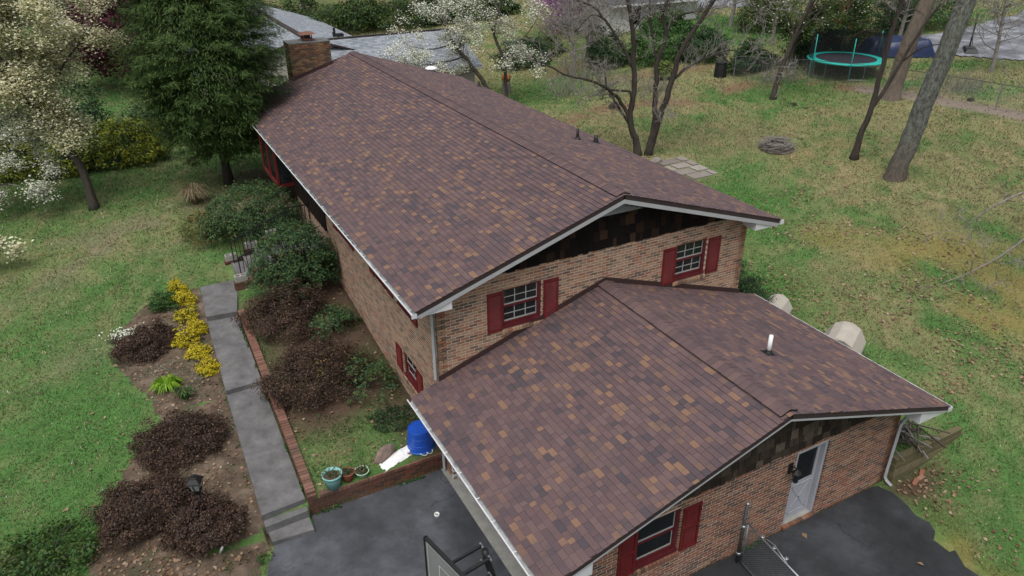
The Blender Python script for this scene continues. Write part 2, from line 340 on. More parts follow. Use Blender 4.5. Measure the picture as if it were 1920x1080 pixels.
def axis(lo, hi, step, far, extra):
    a = list(np.arange(lo, hi, step)); d = step; v = hi
    while v < far[1]: a.append(v); d *= 1.045; v += d
    d = step; v = lo-step
    while v > far[0]: a.append(v); d *= 1.07; v -= d
    a += extra; a = np.array(sorted(set(np.round(a, 4)))); keep = [a[0]]
    for q in a[1:]:
        if q-keep[-1] > .02: keep.append(q)
    return np.array(keep)
gx = axis(-14, 36, .3, (-900, 1200), [-4.62, -4.6, 9.5, 9.53, 8.75, 8.8]); gy = axis(-10, 26, .3, (-700, 1500), [0, .03, .1, -5.84, -5.75, -5.62, -.55])
GX, GY = np.meshgrid(gx, gy); GZ = H(GX, GY)
GZ = np.where((GX > .25) & (GX < 9.2) & (GY > -5.5) & (GY < 20), np.minimum(GZ, -.1), GZ)
nx, ny = len(gx), len(gy); me = bpy.data.meshes.new('ground')
me.vertices.add(nx*ny); me.vertices.foreach_set('co', np.stack([GX, GY, GZ], -1).astype(np.float32).ravel())
ii = (np.arange(ny-1)[:, None]*nx+np.arange(nx-1)[None]).ravel(); quads = np.stack([ii, ii+1, ii+nx+1, ii+nx], 1).astype(np.int32)
me.loops.add(quads.size); me.loops.foreach_set('vertex_index', quads.ravel()); me.polygons.add(len(quads))
me.polygons.foreach_set('loop_start', np.arange(0, quads.size, 4, dtype=np.int32)); me.polygons.foreach_set('loop_total', np.full(len(quads), 4, np.int32))
me.polygons.foreach_set('use_smooth', np.ones(len(quads), bool)); me.update(calc_edges=True)
gc, _, _, _ = gcol(GX.ravel(), GY.ravel()); at = me.attributes.new('col', 'FLOAT_COLOR', 'POINT')
at.data.foreach_set('color', np.concatenate([gc, np.ones((len(gc), 1))], 1).astype(np.float32).ravel())
def ground_material():
    n = N('lawn_ground'); a = n.n('Attribute', attribute_name='col').outputs['Color']
    c = n.val(a, n.noise(9, 5, .75), .4, 1.6); c = n.val(c, n.noise(38, 3, .7), .6, 1.35)
    c = n.mix(n.ramp(n.noise(2.2, 6, .75), [(.55, 0), (.75, .45)]), c, (.125, .10, .062))
    n.set('Base Color', c).set('Roughness', .95).set('Specular IOR Level', .1).bump(n.noise(30, 4, .7), .8, .04); return n.m
link('ground', me, ground_material(), kind='structure')

# ---- paved surfaces
def asphalt(name, c, blue=1.0):
    n = N(name); a = n.noise(.55, 6, .65); col = n.ramp(a, [(.3, tuple(np.array(c)*.5)), (.48, c), (.66, tuple(np.array(c)*2.0))]); col = n.mix(n.ramp(n.noise(1.7, 6, .75), [(.55, 0), (.72, .5)]), col, tuple(np.array(c)*.45))
    col = n.val(col, n.noise(70, 2, .8), .3, 1.9)
    vo = n.n('TexVoronoi', feature='DISTANCE_TO_EDGE'); vo.inputs['Scale'].default_value = .55
    wn = n.n('TexNoise'); wn.inputs['Scale'].default_value = 1.3; wn.inputs['Detail'].default_value = 5; n.l(n.pos(), wn.inputs['Vector'])
    ad = n.n('VectorMath', operation='ADD'); n.l(n.pos(), ad.inputs[0]); n.l(wn.outputs['Color'], ad.inputs[1]); n.l(ad.outputs[0], vo.inputs['Vector'])
    crack = n.math('MULTIPLY', n.ramp(vo.outputs['Distance'], [(.0, 1), (.012, 0)]), n.ramp(n.noise(.45, 3), [(.5, 0), (.62, .8)]))
    col = n.mix(crack, col, (.012, .012, .012))
    n.set('Base Color', col).set('Roughness', n.ramp(a, [(.3, .9), (.7, .72)])).set('Specular IOR Level', .35).bump(n.noise(140, 2), .5, .006); return n.m
MT['asphalt'] = asphalt('driveway_asphalt', (.048, .052, .060)); MT['asphalt2'] = asphalt('pad_asphalt', (.022, .024, .027)); MT['asphalt_far'] = asphalt('far_asphalt', (.13, .135, .15))
def sheet(name, poly, z, m, thick=.06, parent=None, kind='structure'):
    return B().prism([(x, y, z-thick) for x, y in poly], (0, 0, thick)).build(name, m, parent, kind=kind)
sheet('driveway', [(-3.5, .05), (-.13, .05), (-.13, -6.6), (.1, -12), (-9, -14), (-6.6, -5), (-5.35, -2.6), (-4.95, -1.7), (-4.72, -1.05), (-4.5, -.62), (-4.45, -.3), (-3.5, -.3)], 0, MT['asphalt'])
sheet('garage_slab', [(-.125, .02), (-.125, -6.0), (1.2, -5.6), (1.2, .02)], .012, MT['concrete_pale'], .1)
_e = [(9.15, -5.74), (9.3, -6.1), (9.25, -6.55), (9.12, -6.9), (9.2, -7.2), (9.0, -7.55), (8.95, -8.0), (8.7, -8.4), (8.75, -8.8), (8.5, -9.4), (8.3, -10.2), (8, -14), (1.2, -14), (.31, -12), (.2, -6.1), (.6, -5.74)]
sheet('asphalt_pad', _e, .03, MT['asphalt2'], .1)
# mulch bed draped on the ground
def drape(name, poly, res, lift, m, kind='structure', edge=.12):
    P = np.array(poly); xs = np.arange(P[:, 0].min()-.2, P[:, 0].max()+.2, res); ys = np.arange(P[:, 1].min()-.2, P[:, 1].max()+.2, res)
    X, Y = np.meshgrid(xs, ys); X2 = X+edge*(fbm(X*2, Y*2, 71)-.5)*2; Y2 = Y+edge*(fbm(X*2, Y*2, 72)-.5)*2
    ins = inpoly(X2, Y2, poly); Z = H(X, Y)+lift+.03*(fbm(X*3, Y*3, 73)-.5); k = len(xs); idx = -np.ones(X.shape, int); vs_ = []; fs = []
    for j in range(len(ys)-1):
        for i in range(k-1):
            if ins[j, i] and ins[j, i+1] and ins[j+1, i] and ins[j+1, i+1]:
                q = []
                for a, b in ((j, i), (j, i+1), (j+1, i+1), (j+1, i)):
                    if idx[a, b] < 0: idx[a, b] = len(vs_); vs_.append((X[a, b], Y[a, b], Z[a, b]))
                    q.append(idx[a, b])
                fs.append(q)
    b = B(); b.v = vs_; b.f = fs; return b.build(name, m, kind=kind, smooth=True)
def mulchmat():
    n = N('bed_mulch'); a = n.noise(2.2, 6, .7); c = n.ramp(a, [(.3, (.066, .046, .035)), (.5, (.125, .092, .068)), (.68, (.205, .16, .12))])
    c = n.val(c, n.noise(45, 4, .8), .45, 1.55); c = n.mix(n.ramp(n.noise(1.3, 5), [(.54, 0), (.66, .6)]), c, (.075, .082, .045))
    n.set('Base Color', c).set('Roughness', .95).set('Specular IOR Level', .1).bump(n.noise(35, 4, .8), .9, .04); return n.m
MT['mulch'] = mulchmat()
drape('flower_bed', BED, .12, .018, MT['mulch'])
# front walk: concrete slabs with risers, between the bed and the planter
walk = tag(empty('front_walk'), kind='structure')
def slab(pts, z0, z1, th=.22):  # quad (x,y)*4, height varies from front to back
    (a, b, c, d) = pts
    B().hexa([(*a, z0-th), (*b, z0-th), (*c, z1-th), (*d, z1-th), (*a, z0), (*b, z0), (*c, z1), (*d, z1)]).build('slab', MT['concrete'], walk)
slab([(-4.50, -.53), (-3.57, -.60), (-3.57, -.16), (-4.53, -.16)], .11, .11)
slab([(-4.56, -.20), (-3.57, -.14), (-3.57, .25), (-4.57, .2)], .30, .30)
slab([(-4.58, .02), (-3.56, .08), (-3.515, 4.98), (-4.50, 4.95)], .48, .78)
slab([(-4.50, 4.84), (-3.51, 4.88), (-3.46, 8.75), (-4.39, 8.85)], .92, 1.15)
slab([(-4.39, 8.72), (-3.46, 8.60), (-3.05, 10.75), (-4.27, 10.75)], 1.31, 1.42)
# ------------------------------------------------------------------ the brick house
WM, EO, O1, ZR, ZE, LM = 9.5, .68, .531, 6.79, 5.071, 20.70
XG, ZGR, ZGE, HG, LG, OG = 4.704, 4.232, 2.468, 5.46, 5.675, .657
SLM = (ZR-ZE)/(WM/2+EO); SLG = (ZGR-ZGE)/HG
CH, BL, JT = .078, .235, .0148      # brick course, brick length and joint
house = empty('brick_house', (0, 0, 0), 0, 'two-level brick house with brown shingle roofs and lower garage wing', 'house')
CV = np.array(CAM)
def in_view(P, marg=0):
    d = np.asarray(P)-CV; w = d@np.array(fw); u = 960+FPX*(d@np.array(rt))/w; v = 540-FPX*(d@np.array(up))/w
    return (u > marg) & (u < 1920-marg) & (v > marg) & (v < 1080-marg) & (w > 0)
def cutlist(smin, smax, s0off, z0, z1, ops):
    """running-bond bricks of one course, cut at the openings"""
    spans = [(smin, smax)]
    for a, b, c, d in ops:
        if z1 > c+.02 and z0 < d-.02:
            new = []
            for p_, q in spans:
                if b <= p_ or a >= q: new.append((p_, q))
                else:
                    if a > p_: new.append((p_, a))
                    if b < q: new.append((b, q))
            spans = new
    out = []
    for p_, q in spans:
        s = math.floor((p_-s0off)/BL)*BL+s0off
        while s < q-.02:
            a, b = max(s, p_), min(s+BL-JT, q)
            if b-a > .035: out.append((a, b))
            s += BL
    return out
_bu = B().box(-.5, .5, -.5, .5, -.5, .5); _bu.f = [f for f in _bu.f]; BRICK_ME = {}
def brick_wall(parent, name, org, sdir, nrm, smin, smax, zlo, zhi, ops=(), mat='brick', mortar='mortar', thick=.22, singles=0, topfun=None, botfun=None, jt=JT):
    org, sdir, nrm = V(*org), V(*sdir), V(*nrm); ops = list(ops); b = B(); eps = .006
    ss = sorted({smin, smax, *[o[0]-eps for o in ops], *[o[1]+eps for o in ops]}); zz = sorted({zlo, zhi, *[max(zlo, o[2]-eps) for o in ops], *[min(zhi, o[3]+eps) for o in ops]})
    for a, c in zip(ss[:-1], ss[1:]):
        for d, e in zip(zz[:-1], zz[1:]):
            m_ = ((a+c)/2, (d+e)/2)
            if any(o[0]-eps < m_[0] < o[1]+eps and o[2]-eps < m_[1] < o[3]+eps for o in ops): continue
            f_ = lambda s, z, k: org+sdir*s+nrm*k+V(0, 0, z)
            b.hexa([f_(a, d, -.004), f_(c, d, -.004), f_(c, d, -thick), f_(a, d, -thick), f_(a, e, -.004), f_(c, e, -.004), f_(c, e, -thick), f_(a, e, -thick)])
    wall = b.build(name, MT[mortar], parent)
    lst = []; k = 0; z = zlo
    while z < zhi-.01:
        z1 = min(z+CH-jt, zhi)
        for a, c in cutlist(smin, smax, BL/2*(k % 2)+smin, z, z1, ops):
            m_ = (a+c)/2
            if topfun and z > topfun(m_): continue
            if botfun and z1 < botfun(m_): continue
            lst.append((a, c, z, z1))
        z += CH; k += 1
    lst = np.array(lst); cen = org+np.outer((lst[:, 0]+lst[:, 1])/2, sdir)+np.outer((lst[:, 2]+lst[:, 3])/2, V(0, 0, 1))
    single = np.zeros(len(lst), bool)
    if singles:
        dd = np.linalg.norm(cen-CV, axis=1)/np.maximum(.3, (lst[:, 1]-lst[:, 0])/BL)**.5; dd[~in_view(cen, 4)] = 1e9
        o_ = np.argsort(dd)[:singles]; o_ = o_[dd[o_] < 1e8]; single[o_] = True
    J = B(); r = np.random.default_rng(len(lst)); dep = .1
    rot = Matrix((tuple(sdir), tuple(-nrm), (0, 0, 1))).transposed()
    if rot.determinant() < 0: rot = Matrix((tuple(-sdir), tuple(-nrm), (0, 0, 1))).transposed()
    if singles and mat not in BRICK_ME:
        BRICK_ME[mat] = B().box(-.5, .5, 0, 1, -.5, .5).mesh('brick'); BRICK_ME[mat].materials.append(MT[mat])
    for i, (a, c, z0, z1) in enumerate(lst):
        pr = r.uniform(-.0015, .0025)
        if single[i]:
            o = link('brick', BRICK_ME[mat], None, wall)
            o.matrix_world = Matrix.LocRotScale(Vector(cen[i]+nrm*pr), rot.to_quaternion(), Vector((c-a, dep, z1-z0)))
        else:
            f_ = lambda s, z, k: org+sdir*s+nrm*k+V(0, 0, z)
            n = len(J.v); J.v += [tuple(f_(a, z0, pr)), tuple(f_(c, z0, pr)), tuple(f_(c, z1, pr)), tuple(f_(a, z1, pr)), tuple(f_(a, z0, -dep)), tuple(f_(c, z0, -dep)), tuple(f_(c, z1, -dep)), tuple(f_(a, z1, -dep))]
            J.f += [(n, n+1, n+2, n+3), (n+1, n+5, n+6, n+2), (n+4, n, n+3, n+7), (n+3, n+2, n+6, n+7), (n+4, n+5, n+1, n)]
    if J.v: J.build('bricks', MT[mat], wall, kind='stuff')
    return wall
# window and door openings: (s0, s1, z0, z1)
MW = [(1.715, 2.80, 3.70, 4.77), (7.0, 8.06, 3.70, 4.77)]          # main gable
GW = [(1.72, 2.80, .99, 2.16)]; GD = (6.02, 7.05, 0, 2.25)         # garage gable
ug = lambda x: ZGR-SLG*abs(x-XG)                                   # garage roof surface height
brick_wall(house, 'wall', (0, 0, 0), (1, 0, 0), (0, -1, 0), 0, WM, .0, 5.20, MW, singles=90, botfun=lambda x: ug(x)-.25)
brick_wall(house, 'wall', (0, -LG, 0), (1, 0, 0), (0, -1, 0), .45, WM, -.06, 2.345, GW+[GD], mat='brick_red', singles=170)
LWIN = (1.66, 2.62, 1.36, 2.12)      # lower window in the long front wall
UW = [(1.75, 2.75, 3.55, 4.75), (3.5, 4.5, 3.55, 4.75), (7.0, 8.2, 3.55, 4.75)]
brick_wall(house, 'wall', (0, 0, 0), (0, 1, 0), (-1, 0, 0), .004, 20.15, .35, 4.95, [LWIN]+UW, singles=40, jt=.023)
brick_wall(house, 'wall', (WM, -LG, 0), (0, 1, 0), (1, 0, 0), .004, LG-.004, -.1, 2.45, mat='brick_red')
brick_wall(house, 'wall', (WM, 0, 0), (0, 1, 0), (1, 0, 0), 0.004, 20.15, .35, 4.95)
brick_wall(house, 'wall', (0, 20.15, 0), (1, 0, 0), (0, 1, 0), 0, WM, .9, 5.2)
brick_wall(house, 'wall', (0, -LG, 0), (0, 1, 0), (-1, 0, 0), 0.004, LG-.01, -.06, 2.36, [(.55, LG-.52, -.1, 2.14)], mat='brick_red')
# garage door behind its opening, jambs
gd = B()
for k in range(4): gd.box(.56, .60, -5.2, -.45, .03+k*.53, .03+k*.53+.515)
gdo = gd.build('garage_door', MT['white'], house); B().box(.0, .12, -.515, -.43, .0, 2.14).build('jamb', MT['white'], gdo); B().box(.0, .12, -5.2, -5.12, 0, 2.14).build('jamb', MT['white'], gdo)
# ---- roofs
def slope_frame(side, xe, ze, xr, zr, y0, y1):
    wd = unit((xr-xe, 0, zr-ze)); nr = V(-wd[2], 0, wd[0]) if wd[0] > 0 else V(wd[2], 0, -wd[0]); return V(xe, y0, ze), wd, nr, math.hypot(xr-xe, zr-ze), y1-y0
EXP = .138
SHME = None
def shingle_slope(parent, xe, ze, xr, zr, y0, y1, mat, singles=0, seed=1, holes=()):
    """courses of laminated shingles laid as separate tabs on a roof plane"""
    global SHME
    o, wd, nr, SL, L_ = slope_frame(0, xe, ze, xr, zr, y0, y1); ud = V(0, 1, 0); r = np.random.default_rng(seed)
    roof = B().hexa([o-nr*.11, o+ud*L_-nr*.11, o+ud*L_+wd*SL-nr*.11, o+wd*SL-nr*.11, o-nr*.002, o+ud*L_-nr*.002, o+ud*L_+wd*SL-nr*.002, o+wd*SL-nr*.002]).build('roof', MT['deck'], parent)
    tabs = []; w = -.02; k = 0
    while w < SL-.02:
        u = -r.uniform(0, .3)
        while u < L_:
            ww = r.choice([.12, .16, .195, .23, .27, .32], p=[.12, .24, .26, .2, .12, .06]); a, b = max(u, -.015), min(u+ww, L_+.015)
            if b-a > .03 and not any(h[0] < (a+b)/2 < h[1] and h[2] < w+.1 < h[3] for h in holes): tabs.append((a, b, w, min(w+EXP, SL), r.uniform(0, .005), k))
            u += ww
        w += EXP; k += 1
    tabs = np.array(tabs); cen = o+np.outer((tabs[:, 0]+tabs[:, 1])/2, ud)+np.outer((tabs[:, 2]+tabs[:, 3])/2, wd)
    single = np.zeros(len(tabs), bool)
    if singles:
        dd = np.linalg.norm(cen-CV, axis=1)/((tabs[:, 1]-tabs[:, 0])/.25)**.5; dd[~in_view(cen, 6)] = 1e9; single[np.argsort(dd)[:singles]] = True
    if SHME is None:
        g = .002/.25; s_ = B(); s_.v = [(-.5+.006, 0, .02), (.5-.006, 0, .02), (.5-.006, 1, .004), (-.5+.006, 1, .004), (-.5+.006, 0, -.002), (.5-.006, 0, -.002), (.5-.006, 1, -.002), (-.5+.006, 1, -.002)]
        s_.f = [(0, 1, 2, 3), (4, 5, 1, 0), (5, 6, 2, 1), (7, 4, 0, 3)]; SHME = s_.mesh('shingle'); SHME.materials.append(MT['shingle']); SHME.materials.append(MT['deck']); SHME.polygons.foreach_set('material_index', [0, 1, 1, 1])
    J = B(); rot = Matrix((tuple(ud), tuple(wd), tuple(nr))).transposed()
    if rot.determinant() < 0: rot = Matrix((tuple(-ud), tuple(wd), tuple(nr))).transposed()
    rot = rot.to_quaternion()
    gap = .0015
    for i, (a, b, w0, w1, lift, k) in enumerate(tabs):
        if single[i]:
            ob = link('shingle', SHME, None, roof)
            ob.matrix_world = Matrix.LocRotScale(Vector(o+ud*(a+b)/2+wd*(w0-.004*(lift*200 % 1))+nr*lift), rot, Vector((b-a, w1-w0+.02, 1)))
        else:
            P = lambda u, w, h: tuple(o+ud*u+wd*w+nr*(h+lift)); n = len(J.v); wj = w0-.004*(lift*200 % 1)
            J.v += [P(a+gap, wj, .02), P(b-gap, wj, .02), P(b-gap, w1+.015, .004), P(a+gap, w1+.015, .004), P(a+gap, wj, -.002), P(b-gap, wj, -.002), P(b-gap, w1, -.002), P(a+gap, w1, -.002)]
            J.f += [(n, n+1, n+2, n+3), (n+4, n+5, n+1, n), (n+5, n+6, n+2, n+1), (n+7, n+4, n, n+3)]
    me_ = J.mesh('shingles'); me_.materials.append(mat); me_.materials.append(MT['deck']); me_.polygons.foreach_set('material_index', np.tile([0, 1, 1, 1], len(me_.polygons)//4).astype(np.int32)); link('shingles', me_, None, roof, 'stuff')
    return roof
YM0, YG0 = -O1, -LG-OG
r1 = shingle_slope(house, -EO, ZE, WM/2, ZR, YM0, LM, MT['shingle'], 0, 11)
shingle_slope(house, WM+EO, ZE, WM/2, ZR, YM0, LM, MT['shingle'], 0, 12)
g1 = shingle_slope(house, XG-HG, ZGE, XG, ZGR, YG0, -.005, MT['shingle'], 300, 13)
shingle_slope(house, XG+HG, ZGE, XG, ZGR, YG0, -.005, MT['shingle'], 0, 14)
# ridge vents and ridge caps
def ridge(parent, x, z, sl, y0, y1, hw, step, vent):
    ca = math.cos(math.atan(sl)); sa = math.sin(math.atan(sl)); rr = random.Random(int(z*100))
    v = B()
    for s in (-1, 1):
        a = V(x, y0, z); d = V(s*ca, 0, -sa); n_ = V(s*sa, 0, ca)
        v.hexa([a+n_*.012, a+d*(hw-.02)+n_*.012, a+d*(hw-.02)+n_*.012+V(0, y1-y0, 0), a+n_*.012+V(0, y1-y0, 0), a+n_*vent, a+d*(hw-.02)+n_*vent, a+d*(hw-.02)+n_*vent+V(0, y1-y0, 0), a+n_*vent+V(0, y1-y0, 0)])
    v.build('ridge_vent', MT['black'], parent)
    c = B(); prof = [(-hw, -1), (-hw*.5, -1), (0, -1), (hw*.5, -1), (hw, -1)]
    pts0 = [(s*ca, -abs(s)*sa/ca*ca) for s in (-hw, -hw*.45, -.03, .03, hw*.45, hw)]
    for yy, top in ((0, .011), (step*1.12, .005)):
        for px, pz in pts0: c.v.append((px, yy, pz+vent+top+(.008 if abs(px) < .1 else 0)))
    for px, pz in pts0: c.v.append((px, 0, pz+vent+.004))
    c.f += [(i, i+1, i+7, i+6) for i in range(5)]+[(12+i, 13+i, i+1, i) for i in range(5)]
    c.f += [(0, 6, 12), (5, 17, 11)]
    cm = c.mesh('ridge_cap'); cm.materials.append(MT['cap']); cm.materials.append(MT['deck']); cm.polygons.foreach_set('material_index', [0]*5+[1]*7); pass
    y = y0
    while y < y1-step*.3:
        o = link('ridge_cap', cm, None, parent); o.location = (x+rr.uniform(-.004, .004), y, z); o.rotation_euler = (rr.uniform(-.006, .006), rr.uniform(-.01, .01), rr.uniform(-.012, .012)); y += step
MT['cap'] = shinglemat('ridge_cap_shingle', [(0, (.098, .064, .066)), (.4, (.086, .057, .060)), (.7, (.108, .071, .071)), (.9, (.12, .078, .073))])
ridge(house, WM/2, ZR, SLM, YM0+.05, LM-.02, .22, .165, .04)
ridge(house, XG, ZGR, SLG, YG0+.08, -.04, .245, .165, .055)
# rakes, box returns, fascia, soffits
def rake(parent, xe0, xe1, ze, xr, zr, y, yw, sgn, box_in, drop=.19, m=MT['trim']):
    """white rake boards of one gable with its boxed eave returns"""
    for xe in (xe0, xe1):
        s = (xr-xe)/abs(xr-xe); sl = (zr-ze)/abs(xr-xe)
        P = [(xe, y, ze-.03-.085), (xr, y, zr-.03-.085), (xr, y, zr-.03-.085-drop), (xe+s*.1, y, ze-.03-.085-drop+.1*sl)]
        B().prism(P, (0, sgn*.03, 0)).build('rake_board', m, parent)
        zu = lambda x: ze-.115-drop+abs(x-xe)*sl
        xi = xe+s*box_in; zb = ze-.17
        if zu(xi) > zb+.02:
            B().prism([(xe+s*.07, y+sgn*.031, zb), (xi, y+sgn*.031, zb), (xi, y+sgn*.031, zu(xi)+.06), (xe+s*.1, y+sgn*.031, ze-.05)], (0, yw-y-sgn*.031-sgn*.004, 0)).build('eave_return', MT['white'], parent)
        # sloping soffit between rake board and wall
        a = V(xe+s*box_in, y+sgn*.03, zu(xe+s*box_in)+.05); b_ = V(xr, y+sgn*.03, zu(xr)+.05); e = V(0, yw-y-sgn*.034, 0)
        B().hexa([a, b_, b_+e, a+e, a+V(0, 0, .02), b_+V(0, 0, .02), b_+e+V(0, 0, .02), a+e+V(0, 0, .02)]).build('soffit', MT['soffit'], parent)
rake(house, -EO, WM+EO, ZE, WM/2, ZR, YM0, 0, 1, .88, drop=.11)
rake(house, XG-HG, XG+HG, ZGE, XG, ZGR, YG0, -LG, 1, .98, drop=.05)
rake(house, -EO, WM+EO, ZE, WM/2, ZR, LM, 20.15, -1, .88)
def eave(parent, xe, s, ze, y0, y1, xw, hangers, downs=()):
    """fascia, soffit and gutter along one eave; s = outward direction"""
    B().box(min(xe-s*.05, xe-s*.02), max(xe-s*.05, xe-s*.02), y0+.04, y1-.04, ze-.2, ze-.075).build('fascia', MT['white'], parent)
    B().box(min(xw+s*.004, xe-s*.02), max(xw+s*.004, xe-s*.02), y0+.5, y1-.4, ze-.225, ze-.2).build('soffit', MT['white'], parent)
    g = B(); pr = [(.0, -.035), (.0, -.15), (.075, -.15), (.115, -.085), (.125, -.04), (.105, -.04), (.1, -.085), (.07, -.135), (.012, -.135), (.012, -.035)]
    g.prism([(xe-s*.018+s*a, y0-.02, ze+b) for a, b in pr], (0, y1-y0+.04, 0)); gu = g.build('gutter', MT['gutter'], parent)
    lip = B().box(min(xe+s*.085, xe+s*.112), max(xe+s*.085, xe+s*.112), y0-.022, y1+.022, ze-.043, ze-.032); lip.box(min(xe-s*.018, xe+s*.112), max(xe-s*.018, xe+s*.112), y0-.026, y0-.018, ze-.14, ze-.034); lip.build('gutter_lip', MT['white'], gu)
    hm = B().box(-.055, .055, -.012, .012, -.004, .004).mesh('hanger'); hm.materials.append(MT['white'])
    for y in np.arange(y0+.25, y1, hangers):
        o = link('hanger', hm, None, gu); o.location = (xe+s*.045, y+random.uniform(-.08, .08), ze-.037)
    return gu
gu1 = eave(house, -EO, -1, ZE, YM0, LM, 0, .78); eave(house, WM+EO, 1, ZE, YM0, LM, WM, .9)
gu2 = eave(house, XG-HG, -1, ZGE, YG0, .02, 0, .8); eave(house, XG+HG, 1, ZGE, YG0, .02, WM, .9)
lit = np.random.default_rng(5); P_ = np.stack([lit.uniform(-EO-.08, -EO-.01, 1500), 3+lit.random(1500)**.8*17, np.full(1500, ZE-.115)], 1)
MT['debris'] = leafmat('gutter_debris', [(0, (.03, .022, .016)), (.6, (.07, .05, .035)), (1, (.16, .13, .10))], trans=0)
leaves('debris', P_, .05, MT['debris'], gu1, normal=np.tile(V(0, 0, 1), (1500, 1)), kind='stuff')
# downspouts
def downspout(path, parent, m=MT['trim']): return B().tube(path, .045, 4).build('downspout', m, parent)
downspout([(-.6, .1, 4.94), (-.5, .1, 4.86), (-.12, .1, 4.62), (-.07, .1, 4.5), (-.07, .1, 2.72)], house)
downspout([(-.68, -.05, 2.3), (-.55, -.06, 2.2), (-.1, -.08, 1.98), (-.06, -.09, 1.85), (-.06, -.09, .04), (-.1, -.14, .03)], house)
downspout([(WM+.6, -LG-.1, 2.32), (WM+.45, -LG-.12, 2.2), (WM+.06, -LG-.1, 1.95), (WM-.05, -LG-.085, 1.8), (WM-.08, -LG-.085, .22), (WM-.06, -LG-.14, .12), (WM-.05, -LG-.3, .06)], house)
downspout([(-.6, 16.9, 4.94), (-.3, 16.9, 4.75), (-.07, 16.9, 4.6), (-.07, 16.9, 1.8)], house)
# roof-to-wall flashing over the garage
for x0, x1 in ((-.03, XG), (XG, WM+.03)):
    B().prism([(x0, -.028, ug(x0)-.02), (x1, -.028, ug(x1)-.02), (x1, -.028, ug(x1)+.15), (x0, -.028, ug(x0)+.15)], (0, .03, 0)).build('flashing', MT['flash'], house)
# gable shakes
def shakes(parent, y, xr, hwall0, hwall1, under, z0, nmax, mat, seed, expo=.27):
    r = np.random.default_rng(seed); zt = under(xr)
    gb = B().prism([(hwall0, y+.03, z0+.02), (hwall1, y+.03, z0+.02)]+[(x, y+.03, max(z0+.03, under(x)-.01)) for x in (hwall1, xr, hwall0)], (0, .15, 0)).build('gable_panel', MT['wood_dark'], parent)
    sm = B().hexa([(-.5, -1, 0), (.5, -1, 0), (.5, 0, 0), (-.5, 0, 0), (-.5, -.35, 1), (.5, -.35, 1), (.5, 0, 1), (-.5, 0, 1)]).mesh('shake'); sm.materials.append(mat)
    lst = []; z = z0-.015; k = 0
    while z < zt:
        x = hwall0-r.uniform(0, .1)
        while x < hwall1:
            w = r.uniform(.11, .30); a, b = max(x, hwall0), min(x+w, hwall1); u_ = min(under(a), under(b))
            if u_ > z+.03 and b-a > .03: lst.append((a, b, z+r.uniform(-.03, .015)+(.02 if k == 0 else 0), min(z+expo+.05, u_), k))
            x += w
        z += expo; k += 1
    for a, b, za, zb, k in lst:
        o = link('shake', sm, None, gb); t = r.uniform(.016, .036)
        o.matrix_world = Matrix.LocRotScale(Vector(((a+b)/2, y+.028, za)), None, Vector((b-a-r.uniform(.003, .01), t+.012, zb-za)))
    return gb
um = lambda x: ZR-.27-SLM*abs(x-WM/2); ugg = lambda x: ZGR-.21-SLG*abs(x-XG)
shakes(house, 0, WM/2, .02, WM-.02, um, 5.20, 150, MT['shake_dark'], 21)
shakes(house, -LG, XG, .02, WM-.02, ugg, 2.35, 150, MT['shake_grey'], 22, .23)
# louvred vent in the peak of the main gable
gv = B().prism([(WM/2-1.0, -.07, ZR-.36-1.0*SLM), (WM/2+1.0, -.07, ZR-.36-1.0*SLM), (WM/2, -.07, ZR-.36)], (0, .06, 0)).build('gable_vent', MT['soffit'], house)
for k in range(6):
    z = ZR-.36-1.0*SLM+.03+k*.05; hw = (ZR-.36-z)/SLM-.06
    if hw > .05: B().hexa([(WM/2-hw, -.11, z), (WM/2+hw, -.11, z), (WM/2+hw, -.075, z+.03), (WM/2-hw, -.075, z+.03), (WM/2-hw, -.11, z+.008), (WM/2+hw, -.11, z+.008), (WM/2+hw, -.075, z+.038), (WM/2-hw, -.075, z+.038)]).build('louver', MT['trim'], gv)
